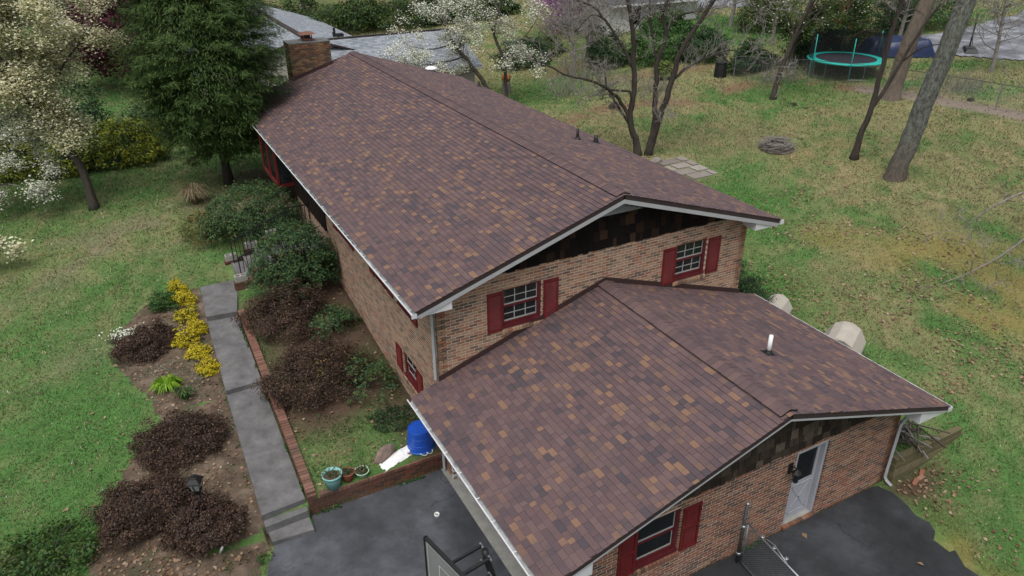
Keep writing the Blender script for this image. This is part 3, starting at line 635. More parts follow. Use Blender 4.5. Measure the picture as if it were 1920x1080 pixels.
# ---- windows and shutters; local frame: origin on wall face, s along wall, n outward
def framefn(org, sdir, nrm):
    o, s, n = V(*org), V(*sdir), V(*nrm); return lambda a, k, z: o+s*a+n*k+V(0, 0, z)
def fbox(b, F, a0, a1, k0, k1, z0, z1): b.hexa([F(a0, k0, z0), F(a1, k0, z0), F(a1, k1, z0), F(a0, k1, z0), F(a0, k0, z1), F(a1, k0, z1), F(a1, k1, z1), F(a0, k1, z1)]); return b
def window(F, s0, s1, z0, z1, grid=(3, 2), curtain=False, brick_sill=True, mat='brick', label=None):
    wz = z0+.06; mid = (wz+z1)/2
    b = B(); fbox(b, F, s0, s0+.06, -.11, -.03, wz, z1); fbox(b, F, s1-.09, s1, -.11, -.03, wz, z1); fbox(b, F, s0+.06, s1-.09, -.11, -.03, z1-.05, z1); fbox(b, F, s0+.06, s1-.09, -.11, -.045, mid-.03, mid+.03); fbox(b, F, s0+.06, s1-.09, -.11, -.045, wz, wz+.07)
    w = b.build('window', MT['maroon'], house)
    fbox(B(), F, s0, s1, -.12, .025, wz-.07, wz-.003).build('sill', MT['maroon'], w)
    for za, zb, kk in ((mid+.03, z1-.05, -.062), (wz+.07, mid-.03, -.085)):
        fr = B(); a0, a1 = s0+.062, s1-.092
        fbox(fr, F, a0, a1, kk-.02, kk, za, za+.035); fbox(fr, F, a0, a1, kk-.02, kk, zb-.02, zb-.001); fbox(fr, F, a0, a0+.02, kk-.02, kk, za+.035, zb-.02); fbox(fr, F, a1-.02, a1, kk-.02, kk, za+.035, zb-.02)
        for i in range(1, grid[0]): x = a0+(a1-a0)*i/grid[0]; fbox(fr, F, x-.011, x+.011, kk-.018, kk-.002, za+.035, zb-.02)
        for j in range(1, grid[1]):
            zz = za+(zb-za)*j/grid[1]
            for i in range(grid[0]): xa = a0+(a1-a0)*i/grid[0]; fbox(fr, F, xa+.0112, xa+(a1-a0)/grid[0]-.0112, kk-.017, kk-.003, zz-.01, zz+.01)
        fr.build('sash', MT['muntin'], w)
        fbox(B(), F, a0+.005, a1-.005, kk-.013, kk-.010, za+.01, zb-.005).build('pane', MT['glass'], w)
    room = B(); a0, a1 = s0-.25, s1+.25
    fbox(room, F, a0, a1, -1.25, -1.2, wz-.4, z1+.2); fbox(room, F, a0, a0+.05, -1.2, -.24, wz-.4, z1+.2); fbox(room, F, a1-.05, a1, -1.2, -.24, wz-.4, z1+.2); fbox(room, F, a0+.05, a1-.05, -1.2, -.24, wz-.45, wz-.4); fbox(room, F, a0+.05, a1-.05, -1.2, -.24, z1+.15, z1+.2)
    room.build('interior', MT['dark'], w)
    if curtain:
        c = B(); n = 40
        for side in ((s0+.04, s0+.04+(s1-s0)*curtain), (s1-.04-(s1-s0)*curtain, s1-.04)):
            for i in range(n):
                xa, xb = [side[0]+(side[1]-side[0])*(i+q)/n for q in (0, 1)]; ka, kb = [-.2+.025*math.sin((i+q)*1.1) for q in (0, 1)]
                c.quad(F(xa, ka, wz), F(xb, kb, wz), F(xb, kb, z1), F(xa, ka, z1))
        c.build('curtain', MT['curtain'], w, smooth=True)
    if brick_sill:
        bs = BRICK_ME.setdefault(mat, B().box(-.5, .5, 0, 1, -.5, .5).mesh('brick'))
        if not bs.materials: bs.materials.append(MT[mat])
        n = int(round((s1-s0+.1)/.1)); stp = (s1-s0+.1)/n
        sm = B(); fbox(sm, F, s0-.05, s1+.05, -.1, .012, wz-.185, wz-.12); so = sm.build('brick_sill', MT['mortar'], w)
        for i in range(n):
            a = s0-.05+i*stp+.006; q = B(); q.hexa([F(a, -.1, wz-.165), F(a+stp-.012, -.1, wz-.165), F(a+stp-.012, .055, wz-.195), F(a, .055, wz-.195), F(a, -.1, wz-.074), F(a+stp-.012, -.1, wz-.074), F(a+stp-.012, .055, wz-.112), F(a, .055, wz-.112)]); q.build('brick', MT[mat], so)
    return w
def shutter(F, s0, s1, z0, z1, louvre=True):
    b = B(); t = .05
    fbox(b, F, s0, s0+t, .006, .04, z0, z1); fbox(b, F, s1-t, s1, .006, .04, z0, z1)
    zs = [z0, (z0+z1)/2-.01, z1-.07] if not louvre else [z0, z1-.07]
    for z in zs: fbox(b, F, s0+t, s1-t, .007, .038, z, z+.07)
    fbox(b, F, s0+t, s1-t, .0065, .014, z0+.07, z1-.07)
    sh = b.build('shutter', MT['red'], house)
    if louvre:
        q = B(); n = int((z1-z0-.14)/.045)
        for i in range(n):
            z = z0+.07+i*.045; q.hexa([F(s0+t, .034, z+.004), F(s1-t, .034, z+.004), F(s1-t, .014, z+.036), F(s0+t, .014, z+.036), F(s0+t, .036, z+.012), F(s1-t, .036, z+.012), F(s1-t, .017, z+.043), F(s0+t, .017, z+.043)])
        q.build('slats', MT['red'], sh)
    else:
        for za, zb in ((z0+.07, (z0+z1)/2-.01), ((z0+z1)/2+.06, z1-.07)): fbox(B(), F, s0+t+.03, s1-t-.03, .014, .026, za+.03, zb-.03).build('panel', MT['red'], sh)
    return sh
MT['curtain'] = simple('white_curtain', (.5, .52, .55), .9, .12, 5, 0)
FM = framefn((0, 0, 0), (1, 0, 0), (0, -1, 0)); FG = framefn((0, -LG, 0), (1, 0, 0), (0, -1, 0)); FL = framefn((0, 0, 0), (0, 1, 0), (-1, 0, 0))
window(FM, *MW[0], curtain=.18); window(FM, *MW[1], curtain=.42); window(FG, *GW[0], grid=(1, 1), mat='brick_red'); window(FL, *LWIN, grid=(2, 1))
for o_ in UW: window(FL, *o_, grid=(2, 2), brick_sill=False)
for a in ((1.298, 1.70), (2.855, 3.275), (6.552, 6.985), (8.105, 8.542)): shutter(FM, *a, 3.664, 4.747)
for a in ((1.27, 1.70), (2.86, 3.33)): shutter(FG, *a, .93, 2.12, False)
for a in ((1.22, 1.62), (2.72, 3.14)): shutter(FL, *a, 1.36, 2.12)
for a in ((1.30, 1.72), (2.78, 3.2), (3.05, 3.46), (4.55, 4.95), (6.5, 6.93), (8.25, 8.65)):
    if a[0] != 2.78: shutter(FL, *a, 3.53, 4.75)
# garage side door
dr = B(); fbox(dr, FG, 6.13, 6.95, -.17, -.13, .1, 1.18); fbox(dr, FG, 6.13, 6.22, -.17, -.13, 1.18, 2.15); fbox(dr, FG, 6.86, 6.95, -.17, -.13, 1.18, 2.15); fbox(dr, FG, 6.22, 6.86, -.17, -.13, 2.05, 2.15)
MT['doorpaint'] = simple('grey_white_door', (.36, .37, .41), .5, .06, 2, .03)
do = dr.build('door', MT['doorpaint'], house)
jb = B(); fbox(jb, FG, 6.03, 6.12, -.2, -.035, .02, 2.24); fbox(jb, FG, 6.96, 7.04, -.2, -.035, .02, 2.24); fbox(jb, FG, 6.12, 6.96, -.2, -.035, 2.16, 2.24); jb.build('door_frame', MT['doorpaint'], do)
fbox(B(), FG, 6.12, 6.96, -.2, -.02, .03, .095).build('threshold', MT['concrete_pale'], do)
fbox(B(), FG, 6.221, 6.859, -.155, -.147, 1.181, 2.049).build('pane', MT['glass'], do); fbox(B(), FG, 6.0, 7.06, -.9, -.86, 0, 2.3).build('interior', MT['dark'], do)
xb = B()
for a0, z0, a1, z1 in ((6.24, .25, 6.84, .25), (6.24, 1.08, 6.84, 1.08), (6.24, .25, 6.24, 1.08), (6.84, .25, 6.84, 1.08), (6.25, .26, 6.83, 1.07), (6.83, .26, 6.25, 1.07)):
    xb.bar(FG(a0, -.128, z0), FG(a1, -.128, z1), .012, .045, (0, -1, 0)) if False else xb.bar(FG(a0, -.124, z0), FG(a1, -.124, z1), .04, .014, (0, 1, 0))
xb.build('cross_panel', MT['doorpaint'], do); B().lathe([(0, 0), (.03, .01), (.032, .03), (.015, .05), (.012, .07)], (0, 0, 0), 12).build('handle', MT['galv'], do).matrix_world = Matrix.LocRotScale(Vector(FG(6.18, -.06, 1.12)), Matrix.Rotation(R(-90), 3, 'X').to_quaternion(), None)
for i in range(10):
    a = 6.02+i*.1035; fbox(B(), FG, a+.004, a+.0985, -.02, .07, .0, .085).build('brick', MT['brick_red'], do)
# coach light beside the door
cl = B(); fbox(cl, FG, 5.80, 5.92, .0, .03, 1.78, 2.05); cl.tube([FG(5.86, .03, 1.98), FG(5.86, .12, 2.02), FG(5.86, .19, 1.98)], .015, 6)
for k in range(4): pass
cl.lathe([(0, .12), (.04, .1), (.11, .02), (.115, .0), (.09, -.005)], FG(5.86, .19, 1.9), 6); cl.lathe([(.06, -.23), (.065, -.2), (.0, -.25)], FG(5.86, .19, 1.9), 6)
clo = cl.build('wall_lamp', MT['black'], house); B().lathe([(.085, 0), (.06, -.2)], FG(5.86, .19, 1.9), 6).build('lamp_glass', MT['glass'], clo)
# plumbing vents and roof boots
def vent(x, y, z, h, r_, m, sl, s):
    o = B().tube([(x, y, z-.05), (x, y, z+h)], r_, 12).build('vent_pipe', m, house, True)
    n_ = V(s*math.sin(math.atan(sl)), 0, math.cos(math.atan(sl))); t = unit(np.cross((0, 1, 0), n_)); c = V(x, y, z)
    B().hexa([c-t*.17+V(0, -.14, 0)+n_*.014, c+t*.17+V(0, -.14, 0)+n_*.014, c+t*.17+V(0, .14, 0)+n_*.014, c-t*.17+V(0, .14, 0)+n_*.014, c-t*.16+V(0, -.13, 0)+n_*.026, c+t*.16+V(0, -.13, 0)+n_*.026, c+t*.16+V(0, .13, 0)+n_*.026, c-t*.16+V(0, .13, 0)+n_*.026]).build('boot', MT['black'], o)
    B().lathe([(.13, .0), (.1, .04), (r_+.012, .1), (r_+.004, .12)], (x, y, z), 16).build('collar', MT['black'], o)
MT['pvc'] = simple('white_pvc', (.72, .73, .74), .4, .05)
vent(6.71, -3.83, ug(6.71), .5, .05, MT['pvc'], SLG, 1)
us = lambda x: ZR-SLM*abs(x-WM/2)
vent(8.3, 7.02, us(8.3), .38, .05, MT['black'], SLM, 1); vent(9.14, 7.13, us(9.14), .26, .07, MT['black'], SLM, 1); vent(9.74, 17.75, us(9.74), .25, .05, MT['black'], SLM, 1)
bv = B().lathe([(.16, 0), (.17, .08), (.3, .1), (.3, .14), (.2, .2), (0, .23)], (8.4, 20.2, us(8.4)+.01), 20).build('attic_vent', MT['pvc'], house, True)
# chimney
chm = empty('chimney'); chm.parent = house
CX0, CX1, CY0, CY1 = 1.80, 3.62, 20.2, 21.2; ZT = 7.42
B().box(CX0+.02, CX1-.02, CY0+.02, CY1-.02, 1.2, ZT).build('core', MT['mortar_dark'], chm)
for org, sd_, nn, L_ in (((CX0, CY0, 0), (1, 0, 0), (0, -1, 0), CX1-CX0), ((CX0, CY1, 0), (0, -1, 0), (-1, 0, 0), CY1-CY0), ((CX1, CY0, 0), (0, 1, 0), (1, 0, 0), CY1-CY0), ((CX1, CY1, 0), (-1, 0, 0), (0, 1, 0), CX1-CX0)):
    o_, s_, n_ = V(*org), V(*sd_), V(*nn); J = B(); z = 1.6; k = 0
    while z < ZT:
        for a, c in cutlist(.003, L_-.003, BL/2*(k % 2), z, z+CH-JT, []):
            f_ = lambda s, z, q: tuple(o_+s_*s+n_*q+V(0, 0, z)); pr = .012 if z > ZT-.3 else 0
            J.hexa([f_(a, z, -.03), f_(c, z, -.03), f_(c, z, pr), f_(a, z, pr), f_(a, z+CH-JT, -.03), f_(c, z+CH-JT, -.03), f_(c, z+CH-JT, pr), f_(a, z+CH-JT, pr)])
        z += CH; k += 1
    J.build('bricks', MT['brick_chimney'], chm, kind='stuff')
B().box(CX0-.02, CX1+.02, CY0-.02, CY1+.02, ZT+.005, ZT+.035).build('crown', MT['concrete'], chm)
MT['rust'] = simple('rusty_metal', (.16, .07, .045), .7, .3, 6)
cp = B(); cx, cy = 2.75, 20.7
cp.box(cx-.2, cx+.2, cy-.2, cy+.2, ZT+.06, ZT+.16)
for a in (-1, 1):
    for c in (-1, 1): cp.box(cx+a*.17-.02, cx+a*.17+.02, cy+c*.17-.02, cy+c*.17+.02, ZT+.16, ZT+.32)
cp.hexa([(cx-.33, cy-.33, ZT+.32), (cx+.33, cy-.33, ZT+.32), (cx+.33, cy+.33, ZT+.32), (cx-.33, cy+.33, ZT+.32), (cx-.26, cy-.26, ZT+.38), (cx+.26, cy-.26, ZT+.38), (cx+.26, cy+.26, ZT+.38), (cx-.26, cy+.26, ZT+.38)])
cp.build('chimney_cap', MT['rust'], chm); B().box(cx-.12, cx+.12, cy-.12, cy+.12, ZT+.161, ZT+.3).build('flue', MT['black'], chm)
B().prism([(CX0-.03, CY0-.03, us(CX0)-.0), (CX1+.03, CY0-.03, us(CX1)-.0), (CX1+.03, CY0-.03, us(CX1)+.17), (CX0-.03, CY0-.03, us(CX0)+.17)], (0, .028, 0)).build('flashing', MT['flash'], chm)
# bay window, dark board panel and porch of the front side
bay = B(); y0, y1, zz0, zz1 = 13.9, 16.5, 3.3, 4.92
bay.box(-.66, -.58, y0+.09, y1-.09, zz0, zz0+.14).box(-.66, -.58, y0+.09, y1-.09, zz1-.12, zz1)
for y in (y0+.03, (y0+y1)/2, y1-.03): bay.box(-.665, -.575, y-.05, y+.05, zz0-.02, zz1+.01)
for ya in (y0, y1-.08):
    bay.box(-.575, -.004, ya, ya+.08, zz0, zz0+.13).box(-.575, -.09, ya, ya+.08, zz1-.11, zz1).box(-.09, -.004, ya, ya+.08, zz0+.13, zz1)
bo = bay.build('bay_window', MT['red'], house)
B().box(-.62, -.61, y0+.1, y1-.1, zz0+.14, zz1-.12).build('pane', MT['glass'], bo); B().box(-.57, -.1, y0+.03, y0+.04, zz0+.13, zz1-.11).build('pane', MT['glass'], bo)
MT['aqua'] = simple('pale_blind', (.42, .5, .49), .8, .05); B().box(-.56, -.02, y0+.09, y1-.1, zz0+.3, zz0+.36).build('window_seat', MT['aqua'], bo)
B().prism([(-.01, y0+.01, zz0-.003), (-.62, y0+.01, zz0-.003), (-.01, y0+.01, zz0-.75)], (0, y1-y0-.02, 0)).build('bay_base', MT['wood_dark'], bo)
for k in range(30):
    y = 9.65+k*.14; B().box(-.06-.012*(k % 2), -.012, y, y+.135, 3.0+.012*(k % 3), 4.86).build('board', MT['wood_dark'], house)
# lower window wells of the garden side etc. are hidden; coping under the front wall
# ------------------------------------------------------------------ planter wall beside the walk
pw = empty('planter_wall', (-3.4, 0, 0), 0, 'low dark brick retaining wall round the planter between walk and driveway', 'retaining wall')
def at_world(o, parent):
    o.matrix_parent_inverse = Matrix.Translation(-Vector(parent.location)); return o
def pbuild(b, name, m, parent, **k): return at_world(b.build(name, m, parent, **k), parent)
pbuild(B().box(-3.49, -.03, .012, .22, -.06, .43), 'core', MT['mortar_dark'], pw)
c_ = B(); c_.hexa([(-3.51, .0, -.1), (-3.31, .0, -.1), (-3.25, 8.6, .8), (-3.44, 8.6, .8), (-3.51, .0, .57), (-3.31, .0, .57), (-3.25, 8.6, 1.30), (-3.44, 8.6, 1.30)]); pbuild(c_, 'side_core', MT['mortar_dark'], pw)
pm = B().box(-.5, .5, 0, 1, -.5, .5).mesh('brick'); pm.materials.append(MT['brick_planter']); rp = random.Random(3)
MT['brick_coping'] = brickmat('brick_coping', [(0, (.165, .085, .068)), (.3, (.13, .07, .058)), (.55, (.19, .105, .085)), (.8, (.105, .06, .05))], moss=(.08, .065, .05))
pcm = B().box(-.5, .5, -.5, .5, -.5, .5).mesh('brick'); pcm.materials.append(MT['brick_coping'])
def pbrick(me_, loc, rot, sc): o = link('brick', me_, None, pw); at_world(o, pw); o.matrix_basis = Matrix.LocRotScale(Vector(loc), rot, Vector(sc)); return o
k = 0; z = -.03
while z < .42:
    for a, c in cutlist(-3.5, -.03, BL/2*(k % 2), z, z+CH-JT, []): pbrick(pm, ((a+c)/2, rp.uniform(-.002, .002), z+(CH-JT)/2), None, (c-a, .1, CH-JT))
    if z > .0:
        pass
    z += CH; k += 1
x = -3.22
while x < -.06:
    q = Matrix.Rotation(rp.uniform(-.02, .02), 3, 'Z').to_quaternion(); pbrick(pcm, (x+.05, .11, .47+rp.uniform(-.004, .004)), q, (.098, .25, .085)); x += .109
y = .05
while y < 8.55:
    t = y/8.6; xx = -3.405+.065*t
    q = (Matrix.Rotation(rp.uniform(-.02, .02), 3, 'Z') @ Matrix.Rotation(.085, 3, 'X')).to_quaternion(); pbrick(pcm, (xx, y+.05, .61+.73*t+rp.uniform(-.005, .005)), q, (.215, .094, .085)); y += .105
z = -.03; k = 0
while z < .55:
    for a, c in ((-3.515, -3.42), (-3.408, -3.30)) if k % 2 else ((-3.515, -3.30),): pbrick(pm, ((a+c)/2, -.022, z+(CH-JT)/2), None, (c-a, .1, CH-JT))
    z += CH; k += 1
sj = B(); rs = np.random.default_rng(4)      # low side face of the wall along the walk: too small to pick apart
for kk in range(7):
    for y in np.arange(.1+(kk % 2)*.117, 8.5, BL):
        t = y/8.6; zt = .555+.73*t-kk*CH; xx = -3.512+.07*t; sj.box(xx-.006, xx+.05, y, y+BL-JT, zt-CH+JT, zt)
pbuild(sj, 'side_bricks', MT['brick_planter'], pw, kind='stuff')

# ------------------------------------------------------------------ front steps with iron railings
st = empty('front_steps', (-2, 11, 1.4), 0, 'brick front steps with concrete treads and black iron railings', 'steps')
for k in range(5):
    x0 = -3.05+k*.42; z1 = 1.42+(k+1)*.175; pbuild(B().box(x0, x0+.44, 10.2, 11.8, z1-.06, z1), 'tread', MT['concrete'], st); pbuild(B().box(x0+.03, x0+.43, 10.22, 11.78, z1-.5, z1-.062), 'riser', MT['brick_planter'], st)
pbuild(B().box(-.93, -.02, 9.95, 12.05, 2.2, 2.30), 'landing', MT['concrete'], st); pbuild(B().box(-.9, -.02, 9.98, 12.02, 1.2, 2.198), 'landing_base', MT['brick_planter'], st)
for y0 in (9.95, 11.82):
    for k, (xa, xb, zt) in enumerate(((-3.25, -2.55, 1.66), (-2.55, -1.85, 1.98), (-1.85, -.95, 2.28))): 
        b = B(); z = .9; j = 0
        b.box(xa+.01, xb-.01, y0+.012, y0+.218, .9, zt-.075)
        cw = pbuild(b, 'cheek_wall', MT['mortar_dark'], st)
        J = B()
        while z < zt-.09:
            for a, c in cutlist(xa, xb-.003, BL/2*(j % 2), z, z+CH-JT, []): J.box(a, c, y0, y0+.23, z, z+CH-JT)
            z += CH; j += 1
        for q in np.arange(xa, xb-.05, .105): J.box(q+.003, q+.097, y0-.015, y0+.245, zt-.07, zt)
        at_world(J.build('bricks', MT['brick_planter'], cw, kind='stuff'), cw); cw.children[0].matrix_parent_inverse = Matrix()
def railing(y, x0, z0, x1, z1):
    r_ = B(); r_.bar((x0, y, z0+.9), (x1, y, z1+.9), .055, .03); r_.bar((x0, y, z0+.12), (x1, y, z1+.12), .025, .015)
    rr_ = pbuild(r_, 'railing', MT['iron'], st); n = int((x1-x0)/.13)
    bm = B().box(-.011, .011, -.011, .011, 0, .78).mesh('baluster'); bm.materials.append(MT['iron'])
    for i in range(1, n):
        t = i/n; o = link('baluster', bm, None, rr_); o.location = (x0+(x1-x0)*t, y, z0+.12+(z1-z0)*t)
    for x, z in ((x0, z0), (x1, z1)): o = B().box(x-.017, x+.017, y-.017, y+.017, z-.1, z+.93).build('post', MT['iron'], rr_)
railing(11.74, -2.95, 1.5, -.93, 2.3); railing(10.26, -2.95, 1.5, -.93, 2.3); railing(11.97, -.9, 2.3, -.05, 2.3)
# hollow concrete blocks stood on the step walls
blk_spots = [(-3.0, 11.93, 1.66, 'pale hollow concrete block on the lowest lawn-side step pier'), (-2.25, 11.93, 1.98, 'pale hollow concrete block on the middle lawn-side step pier'), (-1.5, 11.93, 2.28, 'pale hollow concrete block on the top lawn-side step pier'), (-3.0, 10.07, 1.66, 'pale hollow concrete block at the foot of the steps above the walk'), (-2.25, 10.07, 1.98, 'pale hollow concrete block half hidden by the near fine-leaved bush')]
for x, y, z, lb in blk_spots:
    b = B(); b.box(-.2, .2, -.1, -.07, 0, .2).box(-.2, .2, .07, .1, 0, .2).box(-.2, -.165, -.07, .07, 0, .2).box(.165, .2, -.07, .07, 0, .2).box(-.018, .018, -.07, .07, 0, .2)
    o = tag(b.build('concrete_block', MT['concrete_pale']), lb, 'block', 'concrete blocks on the step walls'); o.location = (x, y, z+.002); o.rotation_euler = (0, 0, rp.uniform(-.15, .15))

# ------------------------------------------------------------------ small things on the planter
def pot(name, lb, x, y, z, r, h, m, rim=.03):
    e = empty(name, (x, y, z), 0, lb, 'flower pot', 'flower pots on the planter wall')
    B().lathe([(0, .0), (r*.68, 0), (r*.95, h*.85), (r*.95, h*.86), (r+.006, h*.86), (r+.01, h), (r-.012, h), (r*.9, h*.8), (0, h*.8)], n=28).build('pot', m, e, True)
    B().lathe([(0, h*.82), (r*.88, h*.815)], n=20).build('soil', MT['mulch'], e)
    return e
MT['teal'] = simple('teal_plastic', (.19, .40, .385), .5, .12, 4, .05); MT['terra'] = simple('terracotta', (.24, .075, .04), .8, .2, 6, .2); MT['mint'] = simple('mint_glaze', (.30, .46, .33), .4, .15, 5, .05)
MT['sprig'] = leafmat('potted_leaf', [(0, (.03, .05, .02)), (.6, (.07, .10, .04)), (1, (.14, .12, .06))])
for a in (('flower_pot', 'large teal plastic flower pot with weeds on planter corner', -2.85, .13, .515, .235, .40, MT['teal']), ('flower_pot', 'small terracotta flower pot between two greenish pots', -2.47, .17, .515, .165, .27, MT['terra']), ('flower_pot', 'shallow pale green bowl pot with straggly dry plant', -2.12, .16, .515, .175, .17, MT['mint'])):
    e = pot(*a); n = 90; rr = a[5]; q = np.stack([rng.normal(0, rr*.45, n), rng.normal(0, rr*.45, n), a[6]*.85+np.abs(rng.normal(0, .07, n))], 1)
    leaves('plant', q, .07, MT['sprig'], e, kind='stuff')
def rockmesh(name, rx, ry, rz, m, seed, n=2):
    import bmesh
    bm = bmesh.new(); bmesh.ops.create_icosphere(bm, subdivisions=3, radius=1); r = np.random.default_rng(seed); D = rand_unit(9, r); K = r.uniform(.55, .95, 9)
    for v in bm.verts:
        p = np.array(v.co)
        for d, k in zip(D, K): s_ = p@d; p = p-d*max(0, s_-k)*.9
        p *= 1+.05*math.sin(7*p[0]+seed)*math.cos(6*p[1]); v.co = (p[0]*rx, p[1]*ry, max(p[2], -.35)*rz)
    me_ = bpy.data.meshes.new(name); bm.to_mesh(me_); bm.free(); return me_
MT['rock'] = simple('pinkish_rock', (.21, .155, .13), .9, .3, 5, .5, 30, stain=(.12, .10, .09))
o = tag(link('rock', rockmesh('rock', .36, .19, .26, MT['rock'], 2), MT['rock']), 'flat pinkish grey rock beside white powder on the planter', 'rock'); o.location = (-1.45, .52, h1(-1.45, .52)+.06); o.rotation_euler = (.1, -.1, .35)
# spilled white powder
pb = B(); X = np.linspace(-.62, .55, 34); Y = np.linspace(-.2, .24, 16); idx = {}
for j, y in enumerate(Y):
    for i, x in enumerate(X):
        d = (x/.62)**2+((y-.05*x)/.19)**2; hgt = .06*(1-d)+.05*(vnoise(np.array(x*9.), np.array(y*9.), 3)-.5)+.035*(vnoise(np.array(x*26.), np.array(y*26.), 5)-.5); idx[(i, j)] = len(pb.v); pb.v.append((x, y, float(hgt)))
for j in range(len(Y)-1):
    for i in range(len(X)-1): pb.f.append((idx[i, j], idx[i+1, j], idx[i+1, j+1], idx[i, j+1]))
MT['powder'] = simple('white_powder', (.74, .75, .76), .95, .08, 8, .6, 40, stain=(.5, .49, .46))
o = tag(pb.build('powder_heap', MT['powder'], smooth=True), 'spilled heap of white powder beside the upturned blue tub', 'powder'); o.location = (-1.06, .38, h1(-1.06, .38)+.0); o.rotation_euler = (0, 0, .3)
# upturned blue tub
tub = empty('blue_tub', (-.46, .46, h1(-.46, .46)-.01), .4, 'upturned bright blue plastic tub with rope handles on planter corner', 'tub')
MT['blue'] = simple('blue_plastic', (.012, .075, .42), .38, .12, 3, .03); MT['rope'] = simple('white_rope', (.55, .55, .52), .9, .1)
B().lathe([(.36, 0), (.365, .03), (.348, .05), (.345, .06), (.333, .2), (.337, .205), (.337, .22), (.332, .225), (.318, .40), (.322, .405), (.322, .42), (.317, .425), (.30, .6), (.29, .615), (.27, .615), (.262, .6), (0, .6)], n=56).build('body', MT['blue'], tub)
MT['green_lid'] = simple('green_plastic', (.02, .12, .085), .5, .15, 4, .05); B().lathe([(.0, .0), (.37, -.01), (.375, .025), (.33, .03)], n=36).build('rim', MT['green_lid'], tub)
for a in (-.25, .2):
    t = np.linspace(0, math.pi, 9); q = [(math.cos(-1.9+a)*.36+math.cos(-.33+a)*.085*math.cos(u), math.sin(-1.9+a)*.36+math.sin(-.33+a)*.085*math.cos(u)-.06*math.sin(u), .07-.05*math.sin(u)) for u in t]
    B().tube(q, .011, 6).build('handle', MT['rope'], tub, True)
# white cup-like ring lying on the driveway
MT['cupw'] = simple('white_plastic', (.66, .66, .64), .5, .08)
o = tag(B().lathe([(.035, 0), (.06, .0), (.066, .03), (.062, .06), (.05, .065), (.04, .04), (.035, 0)], n=20).build('plastic_ring', MT['cupw'], smooth=True), 'small white plastic ring lying on the dark driveway', 'plastic ring'); o.location = (-.86, -1.45, .002); o.rotation_euler = (.12, 0, .3)
# lamp post in the front bed
lz = h1(-5.75, .6); lp = empty('lamp_post', (-5.75, .6, lz), .35, 'black lantern lamp post standing in the brown shrubs', 'lamp post')
b = B().tube([(0, 0, -.05), (0, 0, .85)], .045, 10); b.lathe([(.045, .8), (.075, .83), (.06, .87), (.10, .92)], n=12); b.build('post', MT['iron'], lp, True)
b = B(); 
for a in range(4): an = a*math.pi/2+math.pi/4; b.bar((.10*math.cos(an), .10*math.sin(an), .92), (.175*math.cos(an), .175*math.sin(an), 1.16), .018, .018)
b.lathe([(.0, .915), (.12, .915), (.125, .94), (.1, .945)], n=4); b.build('lantern_frame', MT['iron'], lp)
B().lathe([(.105, .945), (.16, 1.155)], n=4).build('lantern_glass', MT['lampglass'] if 'lampglass' in MT else MT.setdefault('lampglass', glassmat('lantern_glass', (.45, .47, .48), .5)), lp)
b = B(); b.lathe([(.165, 1.155), (.215, 1.16), (.21, 1.18), (.11, 1.27), (.105, 1.29), (.06, 1.3), (.055, 1.34), (0, 1.35)], n=4); b.build('lantern_roof', MT['iron'], lp)
B().tube([(0, 0, .95), (0, 0, 1.08)], .025, 8).build('bulb', MT['cupw'], lp, True)
for ch in lp.children: pass
o = tag(B().tube([(0, 0, 0), (.03, .02, .3), (.05, .02, .36)], [.03, .035, .03], 7).build('marker_stake', MT['cupw'], smooth=True), 'short white stake at the foot of the brown shrubs', 'stake'); o.location = (-5.62, -.35, h1(-5.62, -.35)-.02); o.rotation_euler = (.5, .15, 0)
# basketball hoop at the edge of the driveway
bh = empty('basketball_hoop', (-1.15, -5.75, 0), 0, 'basketball hoop with grey backboard and black lift arms over the driveway', 'basketball hoop')
def bb(b, name, m, par=bh, **k): o = b.build(name, m, par, **k); (at_world(o, bh) if par is bh else None); return o
board = bb(B().prism([(-2.41, -5.02, 2.40), (-2.12, -6.36, 2.40), (-2.12, -6.36, 3.30), (-2.41, -5.02, 3.30)], (.025, .005, 0)), 'backboard', simple('grey_acrylic', (.22, .23, .23), .25, .1, 2, 0))
U = unit((.29, -1.34, 0)); Bo = V(-2.41, -5.02, 2.40); nn_ = V(-.977, -.211, 0); Lb = 1.371
fr = B()
for s0, s1, z0, z1 in ((-.02, Lb+.02, -.03, .0), (-.02, Lb+.02, .9, .935), (-.03, 0, -.03, .935), (Lb, Lb+.03, -.03, .935)): 
    a, c = Bo+U*s0, Bo+U*s1; fr.hexa([a+nn_*.02+V(0, 0, z0), c+nn_*.02+V(0, 0, z0), c-nn_*.05+V(0, 0, z0), a-nn_*.05+V(0, 0, z0), a+nn_*.02+V(0, 0, z1), c+nn_*.02+V(0, 0, z1), c-nn_*.05+V(0, 0, z1), a-nn_*.05+V(0, 0, z1)])
fro = fr.build('frame', MT['black'], board)
ln = B()
for s0, s1, z0, z1 in ((.05, Lb-.05, .04, .052), (.05, Lb-.05, .85, .862), (.05, .062, .052, .85), (Lb-.062, Lb-.05, .052, .85), (Lb/2-.3, Lb/2+.3, .15, .165), (Lb/2-.3, Lb/2+.3, .585, .6), (Lb/2-.3, Lb/2-.285, .165, .585), (Lb/2+.285, Lb/2+.3, .165, .585)):
    for sg in (1,): a, c = Bo+U*s0+nn_*.006, Bo+U*s1+nn_*.006; ln.quad(a+V(0, 0, z0), c+V(0, 0, z0), c+V(0, 0, z1), a+V(0, 0, z1))
ln.build('markings', MT['cupw'], board)
mid = Bo+U*Lb/2
for sd_ in (-.16, .16):
    for za, zb in ((2.62, 2.72), (3.05, 3.12)):
        a = mid+U*sd_+nn_*-.03+V(0, 0, za-2.40); b_ = V(-1.55, -5.62+sd_*-1.0, zb); bb(B().bar(a, b_, .045, .045), 'lift_arm', MT['black']); bb(B().tube([b_+V(0, -.06, 0), b_+V(0, .06, 0)], .02, 8), 'bolt', MT['galv'])
